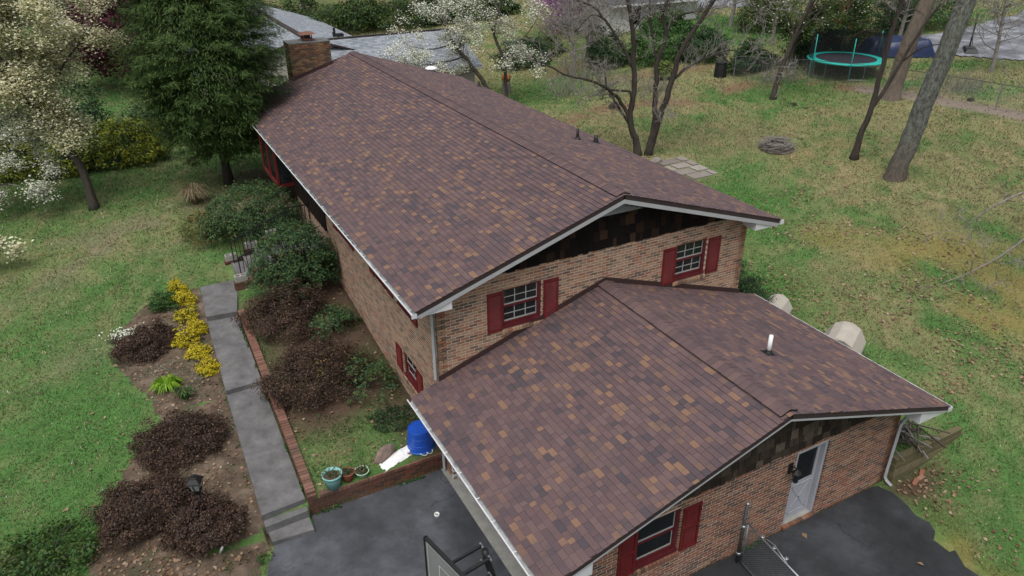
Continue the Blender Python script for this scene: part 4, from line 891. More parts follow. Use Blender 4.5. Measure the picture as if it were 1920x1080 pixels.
bb(B().tube([(-1.15, -5.72, 0), (-1.15, -5.72, 1.2), (-1.55, -5.66, 2.95), (-1.58, -5.65, 3.2)], .06, 10), 'pole', MT['black'], smooth=True)
an = np.linspace(0, 2*math.pi, 25); rc = mid+nn_*.32+V(0, 0, .18); bb(B().tube([rc+U*.225*math.cos(t)+nn_*.225*math.sin(t) for t in an], .009, 6, False), 'rim', simple('orange_rim', (.35, .08, .02), .5))
bb(B().bar(mid+V(0, 0, .17), mid+nn_*.12+V(0, 0, .18), .12, .05), 'rim_bracket', MT['rust'])
bb(B().box(-1.6, -.75, -6.3, -5.2, .002, .16), 'base', MT['black'])
# chain link gate by the garage wall
fg = empty('chain_link_gate', (4.4, -5.95, .03), 0, 'galvanised chain link gate on a tall post by the garage wall', 'gate')
def pipe(path, r_, name='frame_pipe', m='galv'): o = B().tube(path, r_, 10).build(name, MT[m], fg, True); return at_world(o, fg)
MT['steel_dark'] = simple('weathered_post', (.06, .064, .07), .6, .2, 8, .05, metal=.2)
pipe([(4.42, -5.92, .0), (4.42, -5.92, 1.72)], .04, 'post', 'steel_dark'); at_world(B().lathe([(.042, 1.72), (.044, 1.75), (.02, 1.77), (0, 1.775)], (4.42, -5.92, 0), 12).build('post_cap', MT['galv'], fg), fg)
pipe([(4.44, -6.02, .1), (4.44, -6.02, 1.24)], .022); pipe([(4.44, -6.02, 1.24), (4.36, -6.8, 1.24), (4.22, -8.6, 1.22)], .02); pipe([(4.44, -6.02, .1), (4.22, -8.6, .1)], .02)
pipe([(4.42, -6.45, 1.26), (4.42, -6.62, 1.3), (4.41, -6.78, 1.33), (4.38, -6.95, 1.29), (4.33, -7.2, 1.26)], .012, 'latch_bar')
for y in (-6.45, -6.78, -7.1): at_world(B().lathe([(.02, -.015), (.045, -.01), (.045, .01), (.02, .015)], (4.41, y, 1.27), 12).build('ring', MT['galv'], fg, True), fg)
for z in (.3, 1.1): at_world(B().lathe([(.045, -.03), (.06, -.02), (.06, .02), (.045, .03)], (4.42, -5.92, z), 10).build('hinge', MT['galv'], fg), fg)
w = B(); q0, q1 = V(4.44, -6.02, 0), V(4.22, -8.6, 0); Lf = np.linalg.norm(q1-q0); d_ = (q1-q0)/Lf
for i in range(-20, 45):
    for sg in (1, -1):
        s0 = i*.062; s1 = s0+sg*1.1; z0, z1 = .12, 1.22
        if s1 < 0 or s0 < 0 or s0 > Lf or s1 > Lf:
            ts = [t for t in ((0-s0)/(s1-s0), (Lf-s0)/(s1-s0))]; lo, hi = max(0, min(ts)), min(1, max(ts))
            if hi <= lo: continue
        else: lo, hi = 0, 1
        a = q0+d_*(s0+(s1-s0)*lo)+V(.004*sg, 0, z0+(z1-z0)*lo); b_ = q0+d_*(s0+(s1-s0)*hi)+V(.004*sg, 0, z0+(z1-z0)*hi); w.tube([a, b_], .0024, 3, False)
at_world(w.build('wire_mesh', MT['galv'], fg, kind='stuff'), fg)
# ------------------------------------------------------------------ behind the garage
tw = empty('timber_wall', (9.6, -5.8, 0), 0, 'weathered mossy timber retaining wall running out from garage corner', 'retaining wall')
for k, (xa, xb, z) in enumerate(((9.6, 11.6, .02), (9.62, 12.3, .19), (9.6, 12.9, .36), (9.63, 12.2, .53))):
    o = B().box(xa, xb, -5.86+.012*k, -5.70+.012*k, z, z+.16).build('timber', MT['timber'], tw); at_world(o, tw)
bp = empty('brush_pile', (10.5, -5.2, .6), 0, 'pile of cut sticks and dead leaves behind the timber wall', 'brush pile'); rb = np.random.default_rng(8)
for i in range(46):
    c = V(rb.normal(10.45, .35), rb.normal(-5.05, .32), .66+rb.random()*.3); d = unit(V(rb.normal(0, .6), rb.normal(.6, .6), rb.normal(0, .12)))*rb.uniform(.3, .75)
    at_world(B().tube([c-d, c+d*.1+V(0, 0, rb.uniform(0, .05)), c+d], [rb.uniform(.012, .035), .02, .012], 5).build('stick', MT['bark'] if i % 3 else MT['bark_grey'], bp), bp)
for i, (x, y, rz_, lb) in enumerate(((10.1, -6.15, .3, 'loose red brick nearest the downspout below the timber wall'), (10.33, -6.12, .1, 'middle loose red brick below the timber wall'), (10.52, -6.02, .5, 'loose red brick farthest out below the timber wall'))):
    o = tag(B().box(-.11, .11, -.05, .05, 0, .06).build('loose_brick', MT['brick_red']), lb, 'brick', 'loose bricks by the timber wall'); o.location = (x, y, h1(x, y)+.005); o.rotation_euler = (rp.uniform(-.3, .3), rp.uniform(-.2, .2), rz_)
MT['beige'] = simple('beige_plastic', (.38, .35, .30), .6, .12, 3, .05, stain=(.28, .26, .22))
def dog_house(x, y, rz_, lb, s=1.0):
    e = empty('dog_house', (x, y, h1(x, y)-.02), rz_, lb, 'dog house', 'plastic dog houses behind the garage'); pf = [(-.55, 0), (.55, 0), (.58, .45), (.36, .82), (.12, .95), (-.12, .95), (-.36, .82), (-.58, .45)]
    B().prism([(a*s, -.62*s, b_*s) for a, b_ in pf], (0, 1.24*s, 0)).build('shell', MT['beige'], e)
    B().prism([(a*s*1.04, -.64*s, b_*s+.015) for a, b_ in ((-.55, .5), (-.36, .83), (-.12, .96), (.12, .96), (.36, .83), (.55, .5), (.5, .5), (.33, .79), (.1, .92), (-.1, .92), (-.33, .79), (-.5, .5))], (0, .05, 0)).build('roof_rib', MT['beige'], e)
    B().prism([(a*s, -.625*s, b_*s) for a, b_ in ((-.22, .05), (.22, .05), (.22, .5), (.1, .62), (-.1, .62), (-.22, .5))], (0, .004, 0)).build('doorway', MT['dark'], e)
dog_house(11.75, -2.15, R(-62), 'beige plastic dog house showing its faceted roof behind garage eave', 1.0); dog_house(11.6, .3, R(-62), 'farther pale dog house with only its top above the eave', .75)
# fire pit: ring of brush
fpz = h1(22.8, 11.3); fp_ = empty('fire_pit', (22.8, 11.3, fpz), 0, 'ring-shaped heap of dead branches on the back lawn', 'brush heap'); rb = np.random.default_rng(12); sb = B()
for i in range(170):
    a = rb.uniform(0, 2*math.pi); r0 = rb.normal(.62, .14); c = V(r0*math.cos(a), r0*math.sin(a), rb.uniform(.05, .42)); t = V(-math.sin(a), math.cos(a), rb.normal(0, .15))*rb.uniform(.2, .5)+V(rb.normal(0, .12), rb.normal(0, .12), 0); sb.tube([c-t, c+t], [.016, .008], 4)
sb.build('sticks', MT['bark_grey'], fp_, kind='stuff'); B().lathe([(.55, .0), (.85, .0), (.75, .16), (.6, .18), (.5, .03), (0, .02)], n=24).build('ring', simple('ash_earth', (.07, .055, .045), .95, .4, 6, .5), fp_)
# stone patio by the back of the house
pat = tag(empty('patio'), kind='structure'); rb = np.random.default_rng(31)
MT['flag'] = N('flagstone').m
n_ = N('flagstone_grey'); cc = n_.ramp(n_.rand(), [(0, (.17, .15, .13)), (.5, (.23, .205, .18)), (1, (.30, .275, .245))]); cc = n_.val(cc, n_.noise(5, 5, .7), .65, 1.25); n_.set('Base Color', cc).set('Roughness', .9).bump(n_.noise(30, 4), .4, .01); MT['flag'] = n_.m
for i in range(4):
    x = 12.9
    while x < 18.2:
        w_ = rb.uniform(.75, 1.15); y0 = 10.0+i*.68+.02*x; x1 = min(x+w_, 18.3)
        zc = h1((x+x1)/2, y0+.3)+.035; B().box(x+.03, x1-.03, y0+.03, y0+.64, zc-.1, zc+rb.uniform(-.008, .012)).build('paver', MT['flag'], pat); x += w_
MT['stone'] = simple('grey_stone', (.20, .185, .165), .9, .3, 4, .5, 25)
for i, (x, y, s_, lb) in enumerate(((16.0, 13.3, .42, 'larger flat grey stone beside the patio and multi-stemmed tree'), (16.7, 12.95, .34, 'smaller grey stone at the patio corner nearer the lawn'))):
    o = tag(link('garden_stone', rockmesh('stone', s_, s_*.7, s_*.6, MT['stone'], 20+i), MT['stone']), lb, 'stone', 'stones by the patio'); o.location = (x, y, h1(x, y)+.08)
# ------------------------------------------------------------------ vegetation
RTH = unit((rt0.x, rt0.y, 0)); FWH = unit((fw.x, fw.y, 0))
def grow(out, tips, p, d, L, r, lvl, maxl, rg, spread=.75, lift=.12, kids=(3, 5), shrink=.6, wig=.22, nseg=5):
    pts = [np.array(p, float)]; d = unit(d)
    for i in range(nseg): d = unit(d+wig*rg.normal(size=3)+V(0, 0, lift)); pts.append(pts[-1]+d*L/nseg)
    out.append((np.array(pts), np.linspace(r, r*.5, nseg+1), lvl))
    if lvl >= maxl: tips += pts[1:]; return
    for k in range(rg.integers(kids[0], kids[1]+1)):
        t = rg.uniform(.3, 1.0); i = min(int(t*nseg), nseg-1); q = pts[i]+(pts[i+1]-pts[i])*(t*nseg-i); dd = unit(pts[i+1]-pts[i])
        s_ = rg.normal(size=3); s_ = unit(s_-dd*(s_@dd)); grow(out, tips, q, unit(dd+spread*rg.uniform(.7, 1.3)*s_), L*shrink*rg.uniform(.7, 1.2), r*(1-.5*t)*.55, lvl+1, maxl, rg, spread, lift, kids, shrink, wig, nseg)
def smooth_path(pts, sub=3):
    P = np.array(pts, float); out = []
    for i in range(len(P)-1):
        p0, p1, p2, p3 = P[max(i-1, 0)], P[i], P[i+1], P[min(i+2, len(P)-1)]
        for k in range(sub): t = k/sub; out.append(.5*((2*p1)+(-p0+p2)*t+(2*p0-5*p1+4*p2-p3)*t*t+(-p0+3*p1-3*p2+p3)*t**3))
    out.append(P[-1]); return np.array(out)
def tracer(base, px0, ppm, cosd=.9):
    base = V(*base); return lambda u, v, dep=0.: base+RTH*(u-px0[0])/ppm+V(0, 0, (px0[1]-v)/(ppm*cosd))+FWH*dep
def make_tree(name, label, base, limbs, twigs, barkm, cat='tree', group=None, twm=None, seed=1, maxl=2, Lt=1.6, spread=.8, lift=.08, kids=(3, 5), nt_=10, start=.35, rt_=.03, flare=1.0, rough=0.0, minr=.004):
    """limbs: list of (points, r0, r1) as real 3D curves; twigs grow from them"""
    e = empty(name, base, 0, label, cat, group); rg = np.random.default_rng(seed); tb = B(); inv = Matrix.Translation(-Vector(base)); tips = []; out = []
    for pts, r0, r1 in limbs:
        P = smooth_path(pts, 4); n = len(P); rad = np.linspace(r0, r1, n)
        if abs(P[0][2]-base[2]) < .35: rad = rad*(1+.55*flare*np.exp(-(P[:, 2]-base[2])/.25)); P[0][2] -= .15
        P = P+np.concatenate([[[0, 0, 0]], rg.normal(0, min(r0*.18, .02), (n-1, 3))])
        if r0 > .3: tb_path_ring(tb, P, rad, 18, rg, rough)
        else: tb.tube(P, rad, 9 if r0 > .08 else 6)
        L_ = np.linalg.norm(np.diff(P, axis=0), axis=1).sum()
        if twigs:
            for k in range(max(1, int(twigs*L_))):
                t = rg.uniform(start if abs(P[0][2]-base[2]) < .5 else .12, 1.0); i = min(int(t*(n-1)), n-2); dd = unit(P[i+1]-P[i]); s_ = rg.normal(size=3); s_ = unit(s_-dd*(s_@dd))
                grow(out, tips, P[i], unit(dd*.5+s_+V(0, 0, .25)), Lt*rg.uniform(.5, 1.2), min(rt_, rad[i]*.55), 0, maxl, rg, spread, lift, kids)
            grow(out, tips, P[-1], unit(P[-1]-P[-2]), Lt, r1*.9, 0, maxl, rg, spread, lift, kids)
    o = tb.build('trunk', barkm, e, True); o.matrix_parent_inverse = inv
    if out:
        br = B()
        for P, rad, lvl in out: br.tube(P, np.maximum(rad, minr), 4 if lvl == 0 else 3, False)
        o = br.build('branches', twm or barkm, e, kind='stuff'); o.matrix_parent_inverse = inv
    return e, np.array(tips) if tips else np.zeros((0, 3)), inv
def tb_path_ring(tb, P, rad, n, rg, rough):   # thick trunk with fluted, knobbly outline
    base = len(tb.v); ph = rg.uniform(0, 6.28, 5)
    for i, (p, r_) in enumerate(zip(P, rad)):
        for j in range(n):
            a = 2*math.pi*j/n; k = 1+.05*math.sin(3*a+ph[0]+.4*i)+.04*math.sin(5*a+ph[1]-.3*i)+rg.normal(0, rough); tb.v.append(tuple(p+V(math.cos(a), math.sin(a), 0)*r_*k))
    for i in range(len(P)-1):
        a = base+i*n; tb.f += [(a+j, a+(j+1) % n, a+n+(j+1) % n, a+n+j) for j in range(n)]
def crown(e, inv, pts, size, m, name='crown', **k):
    o = leaves(name, pts, size, m, e, **k); o.matrix_parent_inverse = inv; return o
def spread_pts(tips, per, sd_, rg=rng): return np.repeat(tips, per, 0)+rg.normal(0, sd_, (len(tips)*per, 3))
UP = V(0, 0, 1)
LM_ = lambda *a, **k: leafmat(*a, **k)
MT['petal'] = LM_('cream_bract', [(0, (.74, .70, .48)), (.4, (.82, .79, .60)), (.75, (.70, .68, .42)), (1, (.86, .85, .76))], trans=.4)
MT['petal_white'] = LM_('white_bract', [(0, (.70, .70, .60)), (.5, (.80, .80, .74)), (1, (.62, .64, .48))], trans=.3)
MT['young'] = LM_('young_leaf', [(0, (.09, .14, .03)), (.6, (.14, .20, .05)), (1, (.20, .24, .07))], trans=.35)
MT['hemlock'] = LM_('hemlock_needle', [(0, (.032, .062, .016)), (.5, (.054, .098, .024)), (.85, (.078, .132, .032)), (1, (.11, .17, .044))], trans=.25)
MT['azalea'] = LM_('bronze_leaf', [(0, (.022, .013, .010)), (.45, (.043, .025, .018)), (.8, (.068, .041, .028)), (1, (.12, .074, .046))], trans=.05)
MT['azalea_tan'] = LM_('tan_leaf', [(0, (.10, .065, .03)), (.5, (.18, .125, .05)), (1, (.24, .17, .06))], trans=.15)
MT['yellow'] = LM_('yellow_leaf', [(0, (.30, .25, .012)), (.45, (.50, .40, .015)), (.8, (.60, .50, .03)), (1, (.20, .22, .02))], trans=.2)
MT['green'] = LM_('green_leaf', [(0, (.022, .065, .016)), (.6, (.045, .11, .026)), (1, (.075, .15, .035))])
MT['dgreen'] = LM_('dark_green_leaf', [(0, (.016, .038, .016)), (.6, (.034, .072, .028)), (1, (.06, .105, .04))])
MT['nandina'] = LM_('nandina_leaf', [(0, (.020, .052, .022)), (.5, (.040, .092, .036)), (.85, (.072, .138, .044)), (1, (.12, .16, .045))], trans=.2)
MT['nandina_y'] = LM_('bronzed_nandina_leaf', [(0, (.07, .07, .02)), (.5, (.13, .11, .025)), (1, (.20, .12, .035))], trans=.2)
MT['gold'] = LM_('golden_juniper', [(0, (.06, .10, .012)), (.5, (.20, .235, .018)), (1, (.40, .41, .045))], trans=.15)
MT['lime'] = LM_('lime_leaf', [(0, (.10, .22, .012)), (.6, (.18, .34, .02)), (1, (.26, .42, .04))], trans=.3)
MT['purple'] = LM_('purple_leaf', [(0, (.045, .012, .022)), (.6, (.090, .022, .038)), (1, (.14, .04, .058))], trans=.2)
MT['pink'] = LM_('redbud_flower', [(0, (.30, .12, .30)), (.6, (.42, .19, .42)), (1, (.52, .30, .5))], trans=.2)
MT['wood_green'] = LM_('woodland_leaf', [(0, (.022, .045, .014)), (.5, (.05, .09, .022)), (1, (.10, .15, .03))], trans=.25)
MT['redleaf'] = LM_('red_shrub_leaf', [(0, (.12, .035, .03)), (.6, (.22, .06, .045)), (1, (.16, .09, .05))])
MT['brownleaf'] = LM_('dead_leaf', [(0, (.12, .070, .040)), (.4, (.20, .125, .075)), (.75, (.27, .185, .12)), (1, (.36, .27, .19))], trans=.15)
MT['strawblade'] = LM_('dry_blade', [(0, (.16, .125, .07)), (1, (.28, .23, .14))])

def shrub(name, label, x, y, rx, ry, h, n, size, m, cat='shrub', group=None, rz=0, lump=.34, seed=None, stem=MT['bark'], up_=.35, mix=None, inner=.35, z=None, aspect=.6, clump=85):
    rg = np.random.default_rng(seed if seed is not None else abs(hash((round(x, 2), round(y, 2)))) % 9999); z = h1(x, y) if z is None else z
    e = empty(name, (x, y, z), rz, label, cat, group)
    D = rand_unit(n, rg); D[:, 2] = np.abs(D[:, 2])-.25*(rg.random(n) < .25); D /= np.linalg.norm(D, axis=1)[:, None]
    C = rand_unit(26, rg); C[:, 2] = np.abs(C[:, 2]); amp = rg.uniform(-1, 1, 26); lp_ = (amp*np.exp(-((D[:, None]-C[None])**2).sum(-1)/.12)).sum(1)
    rad = (1+lump*lp_)*np.where(rg.random(n) < inner, rg.uniform(.45, .95, n), rg.normal(.98, .035, n))
    P = D*rad[:, None]*V(rx, ry, h*.88)
    if clump:       # leaf clumps of uneven size with dark hollows between them
        nc = int(clump); Cd = rand_unit(nc, rg); Cd[:, 2] = np.abs(Cd[:, 2])-.12*(rg.random(nc) < .3); Cd /= np.linalg.norm(Cd, axis=1)[:, None]; cl_ = (1+lump*(amp*np.exp(-((Cd[:, None]-C[None])**2).sum(-1)/.12)).sum(1))*rg.uniform(.80, 1.0, nc)
        Cc = Cd*cl_[:, None]*V(rx, ry, h*.88); rc = (.55*(rx*ry*h)**(1/3)*(12/nc)**.5)*rg.uniform(.6, 1.3, nc); k = rg.choice(nc, n, p=rc**2/(rc**2).sum()); O = rand_unit(n, rg); O[:, 2] = np.where(rg.random(n) < .8, np.abs(O[:, 2]), O[:, 2]); sh_ = (rg.random(n) < .42)[:, None]; P = np.where(sh_, P*.86, Cc[k]+O*(rg.random(n)**.33*rc[k])[:, None]*V(1, 1, .8)); D = np.where(sh_, D, O*.8+Cd[k]*.5)
    P[:, 2] = np.maximum(P[:, 2]+h*.1, .02)
    if mix: # second leaf colour in patches
        sel = fbm(D[:, 0]*1.7+7, D[:, 1]*1.7+D[:, 2], 3)+mix[2] > .5; leaves('foliage', P[sel], size, mix[0], e, normal=D[sel]+up_*UP, jitter=.9, aspect=aspect, r=rg, kind='stuff'); P, D = P[~sel], D[~sel]
    leaves('foliage', P, size, m, e, normal=D+up_*UP, jitter=.9, aspect=aspect, r=rg, kind='stuff')
    s_ = B()
    for k in range(26):      # stray shoots that break the outline
        i_ = rg.integers(0, len(P)); q = P[i_]; d = unit(D[i_]+.5*rg.normal(size=3)+V(0, 0, .5)); s_.tube([q*.8, q+d*.14*max(rx, .5)*rg.uniform(.4, 1.2)], [.006, .003], 3, False)
    for k in range(9):
        a = rg.uniform(0, 6.28); q = V(rx*.75*math.cos(a), ry*.75*math.sin(a), h*.75); s_.tube([(0, 0, -.03), q*.45+V(0, 0, .05), q], [.022, .014, .006], 5, False)
    s_.build('stems', stem, e, kind='stuff'); return e
# brown azaleas of the planter and the bed
AZ = 'clipped brown bronze-leaved shrubs'
shrub('azalea_shrub', 'wide brown shrub in the planter below the front steps', -2.25, 7.35, 1.35, 1.15, 1.0, 18900, .052, MT['azalea'], group=AZ, mix=(MT['azalea_tan'], 0, -.17), seed=1)
shrub('azalea_shrub', 'large brown shrub in the planter with yellowed patches', -2.2, 4.1, 1.32, 1.3, 1.1, 22050, .052, MT['azalea'], group=AZ, mix=(MT['azalea_tan'], 0, -.15), seed=2)
shrub('azalea_shrub', 'rounded dark brown shrub beside white flowers in the bed', -6.22, 8.15, .88, .75, .72, 10920, .052, MT['azalea'], group=AZ, seed=3)
shrub('azalea_shrub', 'brown shrub in the bed nearest the strap-leaved plants', -5.95, 3.35, 1.15, 1.0, .72, 15120, .052, MT['azalea'], group=AZ, seed=4, lump=.3, mix=(MT['azalea_tan'], 0, -.2))
shrub('azalea_shrub', 'broad brown shrub left of the black lantern', -6.85, 1.45, 1.25, 1.0, .78, 16800, .052, MT['azalea'], group=AZ, seed=5, lump=.3)
shrub('azalea_shrub', 'low brown shrub in front of the black lantern', -5.75, .25, .95, .72, .62, 12600, .052, MT['azalea'], group=AZ, seed=6, lump=.3)
shrub('leafy_shrub', 'loose green shrub at the lower left corner of the bed', -9.1, .9, 1.5, 1.0, .62, 3800, .085, MT['wood_green'], seed=7, lump=.4, inner=.6, mix=(MT['green'], 0, .0))
# yellow shrubs along the walk
YG = 'small bright yellow shrubs along the walk'
for i, (x, y, r_, h_, lb) in enumerate(((-4.98, 10.75, .33, .5, 'topmost yellow shrub next to the top walk slab'), (-4.85, 10.0, .36, .5, 'yellow shrub just right of the round green shrub'), (-4.92, 9.15, .38, .5, 'green-flecked yellow shrub below the walk riser'), (-4.72, 8.35, .33, .45, 'yellow shrub touching the walk edge in mid row'), (-5.12, 7.85, .42, .48, 'widest yellow shrub, nearest the round brown bed shrub'), (-4.85, 7.1, .36, .38, 'second yellow shrub from the bottom of the walk row'), (-4.72, 6.2, .34, .34, 'lowest yellow shrub of the row along the walk'))):
    shrub('yellow_shrub', lb, x, y, r_, r_*.95, h_, 1500, .055, MT['yellow'], group=YG, seed=40+i, lump=.35, mix=(MT['green'], 0, -.06 if i in (2,) else -.16), inner=.5)
shrub('green_shrub', 'round bright green shrub beside the yellow shrubs', -5.42, 10.15, .5, .48, .55, 2400, .06, MT['green'], seed=50)
e = shrub('candytuft', 'low clump of small white flowers beside the brown shrub', -6.75, 9.05, .55, .42, .2, 1200, .05, MT['sage'] if 'sage' in MT else LM_('sage_leaf', [(0, (.07, .10, .06)), (1, (.14, .17, .11))]), cat='flowers', seed=51)
q = np.stack([rng.normal(0, .26, 260), rng.normal(.02, .2, 260), rng.uniform(.15, .24, 260)], 1); leaves('blossom', q, .05, MT['petal_white'], e, normal=np.tile(UP, (260, 1)), aspect=1, kind='stuff')
def straps(name, label, x, y, r_, h, n, wid, m, cat='plant', group=None, arch=.5, seed=1):
    rg = np.random.default_rng(seed); z = h1(x, y); V_ = []
    for i in range(n):
        a = rg.uniform(0, 6.28); d = V(math.cos(a), math.sin(a), 0); s_ = V(-d[1], d[0], 0); l = r_*rg.uniform(.5, 1.1); hh = h*rg.uniform(.7, 1.1); b0 = d*rg.uniform(0, .12)
        p0, p1, p2 = b0, b0+d*l*.5+V(0, 0, hh), b0+d*l+V(0, 0, hh*(1-arch)); w_ = s_*wid
        V_ += [p0-w_*.5, p0+w_*.5, p1+w_, p1-w_, p1-w_, p1+w_, p2+w_*.1, p2-w_*.1]
    e = empty(name, (x, y, z), 0, label, cat, group); np_mesh('foliage', np.array(V_), 4, m, e, 'stuff'); return e
straps('daylily_clump', 'bright lime green clump of strap leaves in the bed', -5.92, 5.95, .42, .30, 170, .02, MT['lime'], seed=3)
straps('iris_clump', 'small upright green leaf clump above the brown shrub', -5.55, 5.2, .28, .36, 50, .016, MT['green'], seed=4, arch=.1)
straps('ornamental_grass', 'dry straw-coloured fountain grass on the far lawn edge', -3.4, 17.9, .85, .75, 220, .014, MT['strawblade'], seed=5, arch=.35)
# fine-leaved bushes flanking the steps
def nandina(label, x, y, rx, ry, h, n, seed, mix=None, z=None):
    rg = np.random.default_rng(seed); z = h1(x, y) if z is None else z; e = empty('nandina_bush', (x, y, z), 0, label, 'bush', 'fine-leaved evergreen bushes by the steps'); s_ = B(); pts = []; nr_ = []
    for i in range(n):
        a = rg.uniform(0, 6.28); t = rg.random()**.6; hh = h*math.sqrt(max(.05, 1-(t*.95)**2))*rg.uniform(.72, 1.0)*(.45 if rg.random() < .3 else 1); q = V(rx*t*math.cos(a), ry*t*math.sin(a), hh)
        if i % 4 == 0: s_.tube([q*V(.15, .15, 0), q*V(.6, .6, .6), q], [.012, .01, .006], 3, False)
        d = unit(V(q[0]/rx, q[1]/ry, .5)); m_ = 30; l = rg.uniform(0, 1, m_); side = rg.normal(0, .13, (m_, 3)); fr_ = q+np.outer(l*.42, d)+side*(1.1-l[:, None])+np.outer(-l*l*.3, UP); pts.append(fr_); nr_.append(np.tile(d*.4+UP, (m_, 1)))
    P = np.concatenate(pts); Nn = np.concatenate(nr_)
    if mix is not None: sel = rg.random(len(P)) < mix; leaves('foliage', P[sel], .085, MT['nandina_y'], e, normal=Nn[sel], jitter=.7, aspect=.4, r=rg, kind='stuff'); P, Nn = P[~sel], Nn[~sel]
    leaves('foliage', P, .095, MT['nandina'], e, normal=Nn, jitter=.7, aspect=.4, r=rg, kind='stuff'); s_.build('stems', MT['bark'], e, kind='stuff')
nandina('large dark green feathery bush on the lawn side of the steps', -1.75, 13.6, 1.7, 1.4, 1.95, 420, 61, .05)
nandina('bronze and yellow-green bush at the lawn end of the steps planting', -3.35, 14.2, .8, .8, 1.05, 110, 62, .6)
nandina('tall dark green feathery bush between steps and planter shrubs', -1.3, 9.05, 1.35, 1.05, 2.25, 430, 63, .04)
nandina('small fresh green bush by the foundation wall', -.95, 6.3, .5, .45, .65, 45, 64)
nandina('thin twiggy green bush below the lower front window', -.95, 3.35, .6, .75, .8, 50, 65, .1)
shrub('ground_cover', 'dark creeping evergreen patch near the blue tub', -.75, 1.75, .75, .6, .22, 1500, .06, MT['dgreen'], cat='ground cover', seed=66, lump=.4)
shrub('boxwood_shrub', 'clipped dark evergreen shrub at the back corner of the house', 10.9, 1.6, .95, 1.5, 1.55, 9000, .06, MT['dgreen'], seed=67, lump=.1, inner=.2)
GJ = 'golden juniper shrubs at the lawn edge'
shrub('golden_juniper', 'golden-green juniper mound right of the dogwood trunk', -5.4, 25.6, 1.9, 1.5, 2.0, 9000, .16, MT['gold'], group=GJ, mix=(MT['dgreen'], 0, -.02), seed=70, lump=.3, aspect=.35, inner=.5)
shrub('golden_juniper', 'lower golden-green juniper behind the dogwood trunk', -8.0, 25.4, 1.6, 1.2, 1.4, 5500, .16, MT['gold'], group=GJ, mix=(MT['dgreen'], 0, -.02), seed=71, lump=.3, aspect=.35, inner=.5)
shrub('golden_juniper', 'golden-green juniper at the left edge of the view', -10.6, 26.2, 2.0, 1.4, 1.7, 7500, .16, MT['gold'], group=GJ, mix=(MT['dgreen'], 0, -.02), seed=72, lump=.3, aspect=.35, inner=.5)
for i, (x, y, rx, h_, lb) in enumerate(((-3.0, 29.5, 2.4, 2.2, 'dark green shrub mass behind the golden juniper'), (-8.5, 31, 3.2, 2.8, 'tall dark green shrub mass behind the cream dogwood'), (-13.5, 29, 3.0, 2.6, 'dark green shrub mass at the far left edge'))):
    shrub('evergreen_shrub', lb, x, y, rx, rx*.7, h_, 7000, .15, MT['dgreen'], group='dark shrub masses beyond the lawn', seed=75+i, lump=.35, inner=.5)

# ---- hemlock
def hemlock(name, label, x, y, Ht, Rm, seed, m=MT['hemlock'], nb=760, z0=.9):
    z = h1(x, y); e = empty(name, (x, y, z), 0, label, 'tree'); rg = np.random.default_rng(seed); tb = B(); hh = np.linspace(-.15, Ht, 14); lean = np.stack([.03*hh*0, .0*hh, hh], 1)
    tb.tube(lean, np.interp(hh, [-.15, .3, Ht], [.27, .19, .03]), 10); tb.build('trunk', MT['bark_dark'], e, True); br = B(); pts = []; nr_ = []; td = []
    for i in range(nb):
        t = rg.random()**.85; zz = z0+t*(Ht-z0); R_ = Rm*(np.interp(t, [0, .1, .25, .4, .53, .8, .92, 1], [.5, .78, .97, 1.0, .93, .5, .25, .04]))*rg.uniform(.72, 1.06); a = i*2.39996+rg.normal(0, .2); d = V(math.cos(a), math.sin(a), 0); s_ = V(-d[1], d[0], 0); n = 8; u = np.linspace(0, 1, n); rise = rg.uniform(.0, .35)
        path = np.outer(u*R_, d)+np.outer(zz+R_*(rise*u-.34*u**2+.12*u**4), UP)+np.outer(.12*np.sin(u*4+a), s_)
        if i % 2 == 0: br.tube(path, np.linspace(.035, .005, n), 3, False)
        m_ = int(14+34*R_/Rm); w_ = rg.uniform(.22, 1, m_)**.8; side = rg.choice([-1, 1], m_); k = rg.uniform(0, 1, m_)*(1.15-w_)*R_*.34+.04; cx_ = np.stack([np.interp(w_, u, path[:, j]) for j in range(3)], 1)
        for rep in range(6):
            kk = k*rg.uniform(.3, 1.05, m_); P = cx_+side[:, None]*np.outer(kk, s_)+np.outer(kk*.5, d)+np.outer(-.18*kk+rg.normal(0, .05, m_), UP)+rg.normal(0, .04, (m_, 3)); pts.append(P); nr_.append(np.tile(UP+.35*d, (m_, 1))); td.append(side[:, None]*s_*.8+d*.9-UP*.25)
    br.build('branches', MT['bark_dark'], e); n = 42000; t = rg.random(n)**.8; pf = np.interp(t, [0, .1, .25, .4, .53, .8, .92, 1], [.5, .78, .97, 1.0, .93, .5, .25, .04]); a = rg.uniform(0, 6.28, n); lob = 1+.10*np.sin(a*5+t*9)+.08*np.sin(a*9-t*23); rr_ = Rm*pf*lob*rg.uniform(.66, .98, n); dd = np.stack([np.cos(a), np.sin(a), np.zeros(n)], 1); pts.append(dd*rr_[:, None]+np.outer(z0+t*(Ht-z0)-.12*rr_, UP)); nr_.append(UP+.5*dd); td.append(dd-.35*UP+.5*rand_unit(n, rg))
    P = np.concatenate(pts); leaves('crown', P, .18, m, e, normal=np.concatenate(nr_), jitter=.45, aspect=.15, tdir=np.concatenate(td), kind='stuff', r=rg); return e
hemlock('hemlock_tree', 'large dark green hemlock beside the far corner of the house', -1.75, 19.6, 12.0, 3.3, 81, nb=1150, z0=1.5)

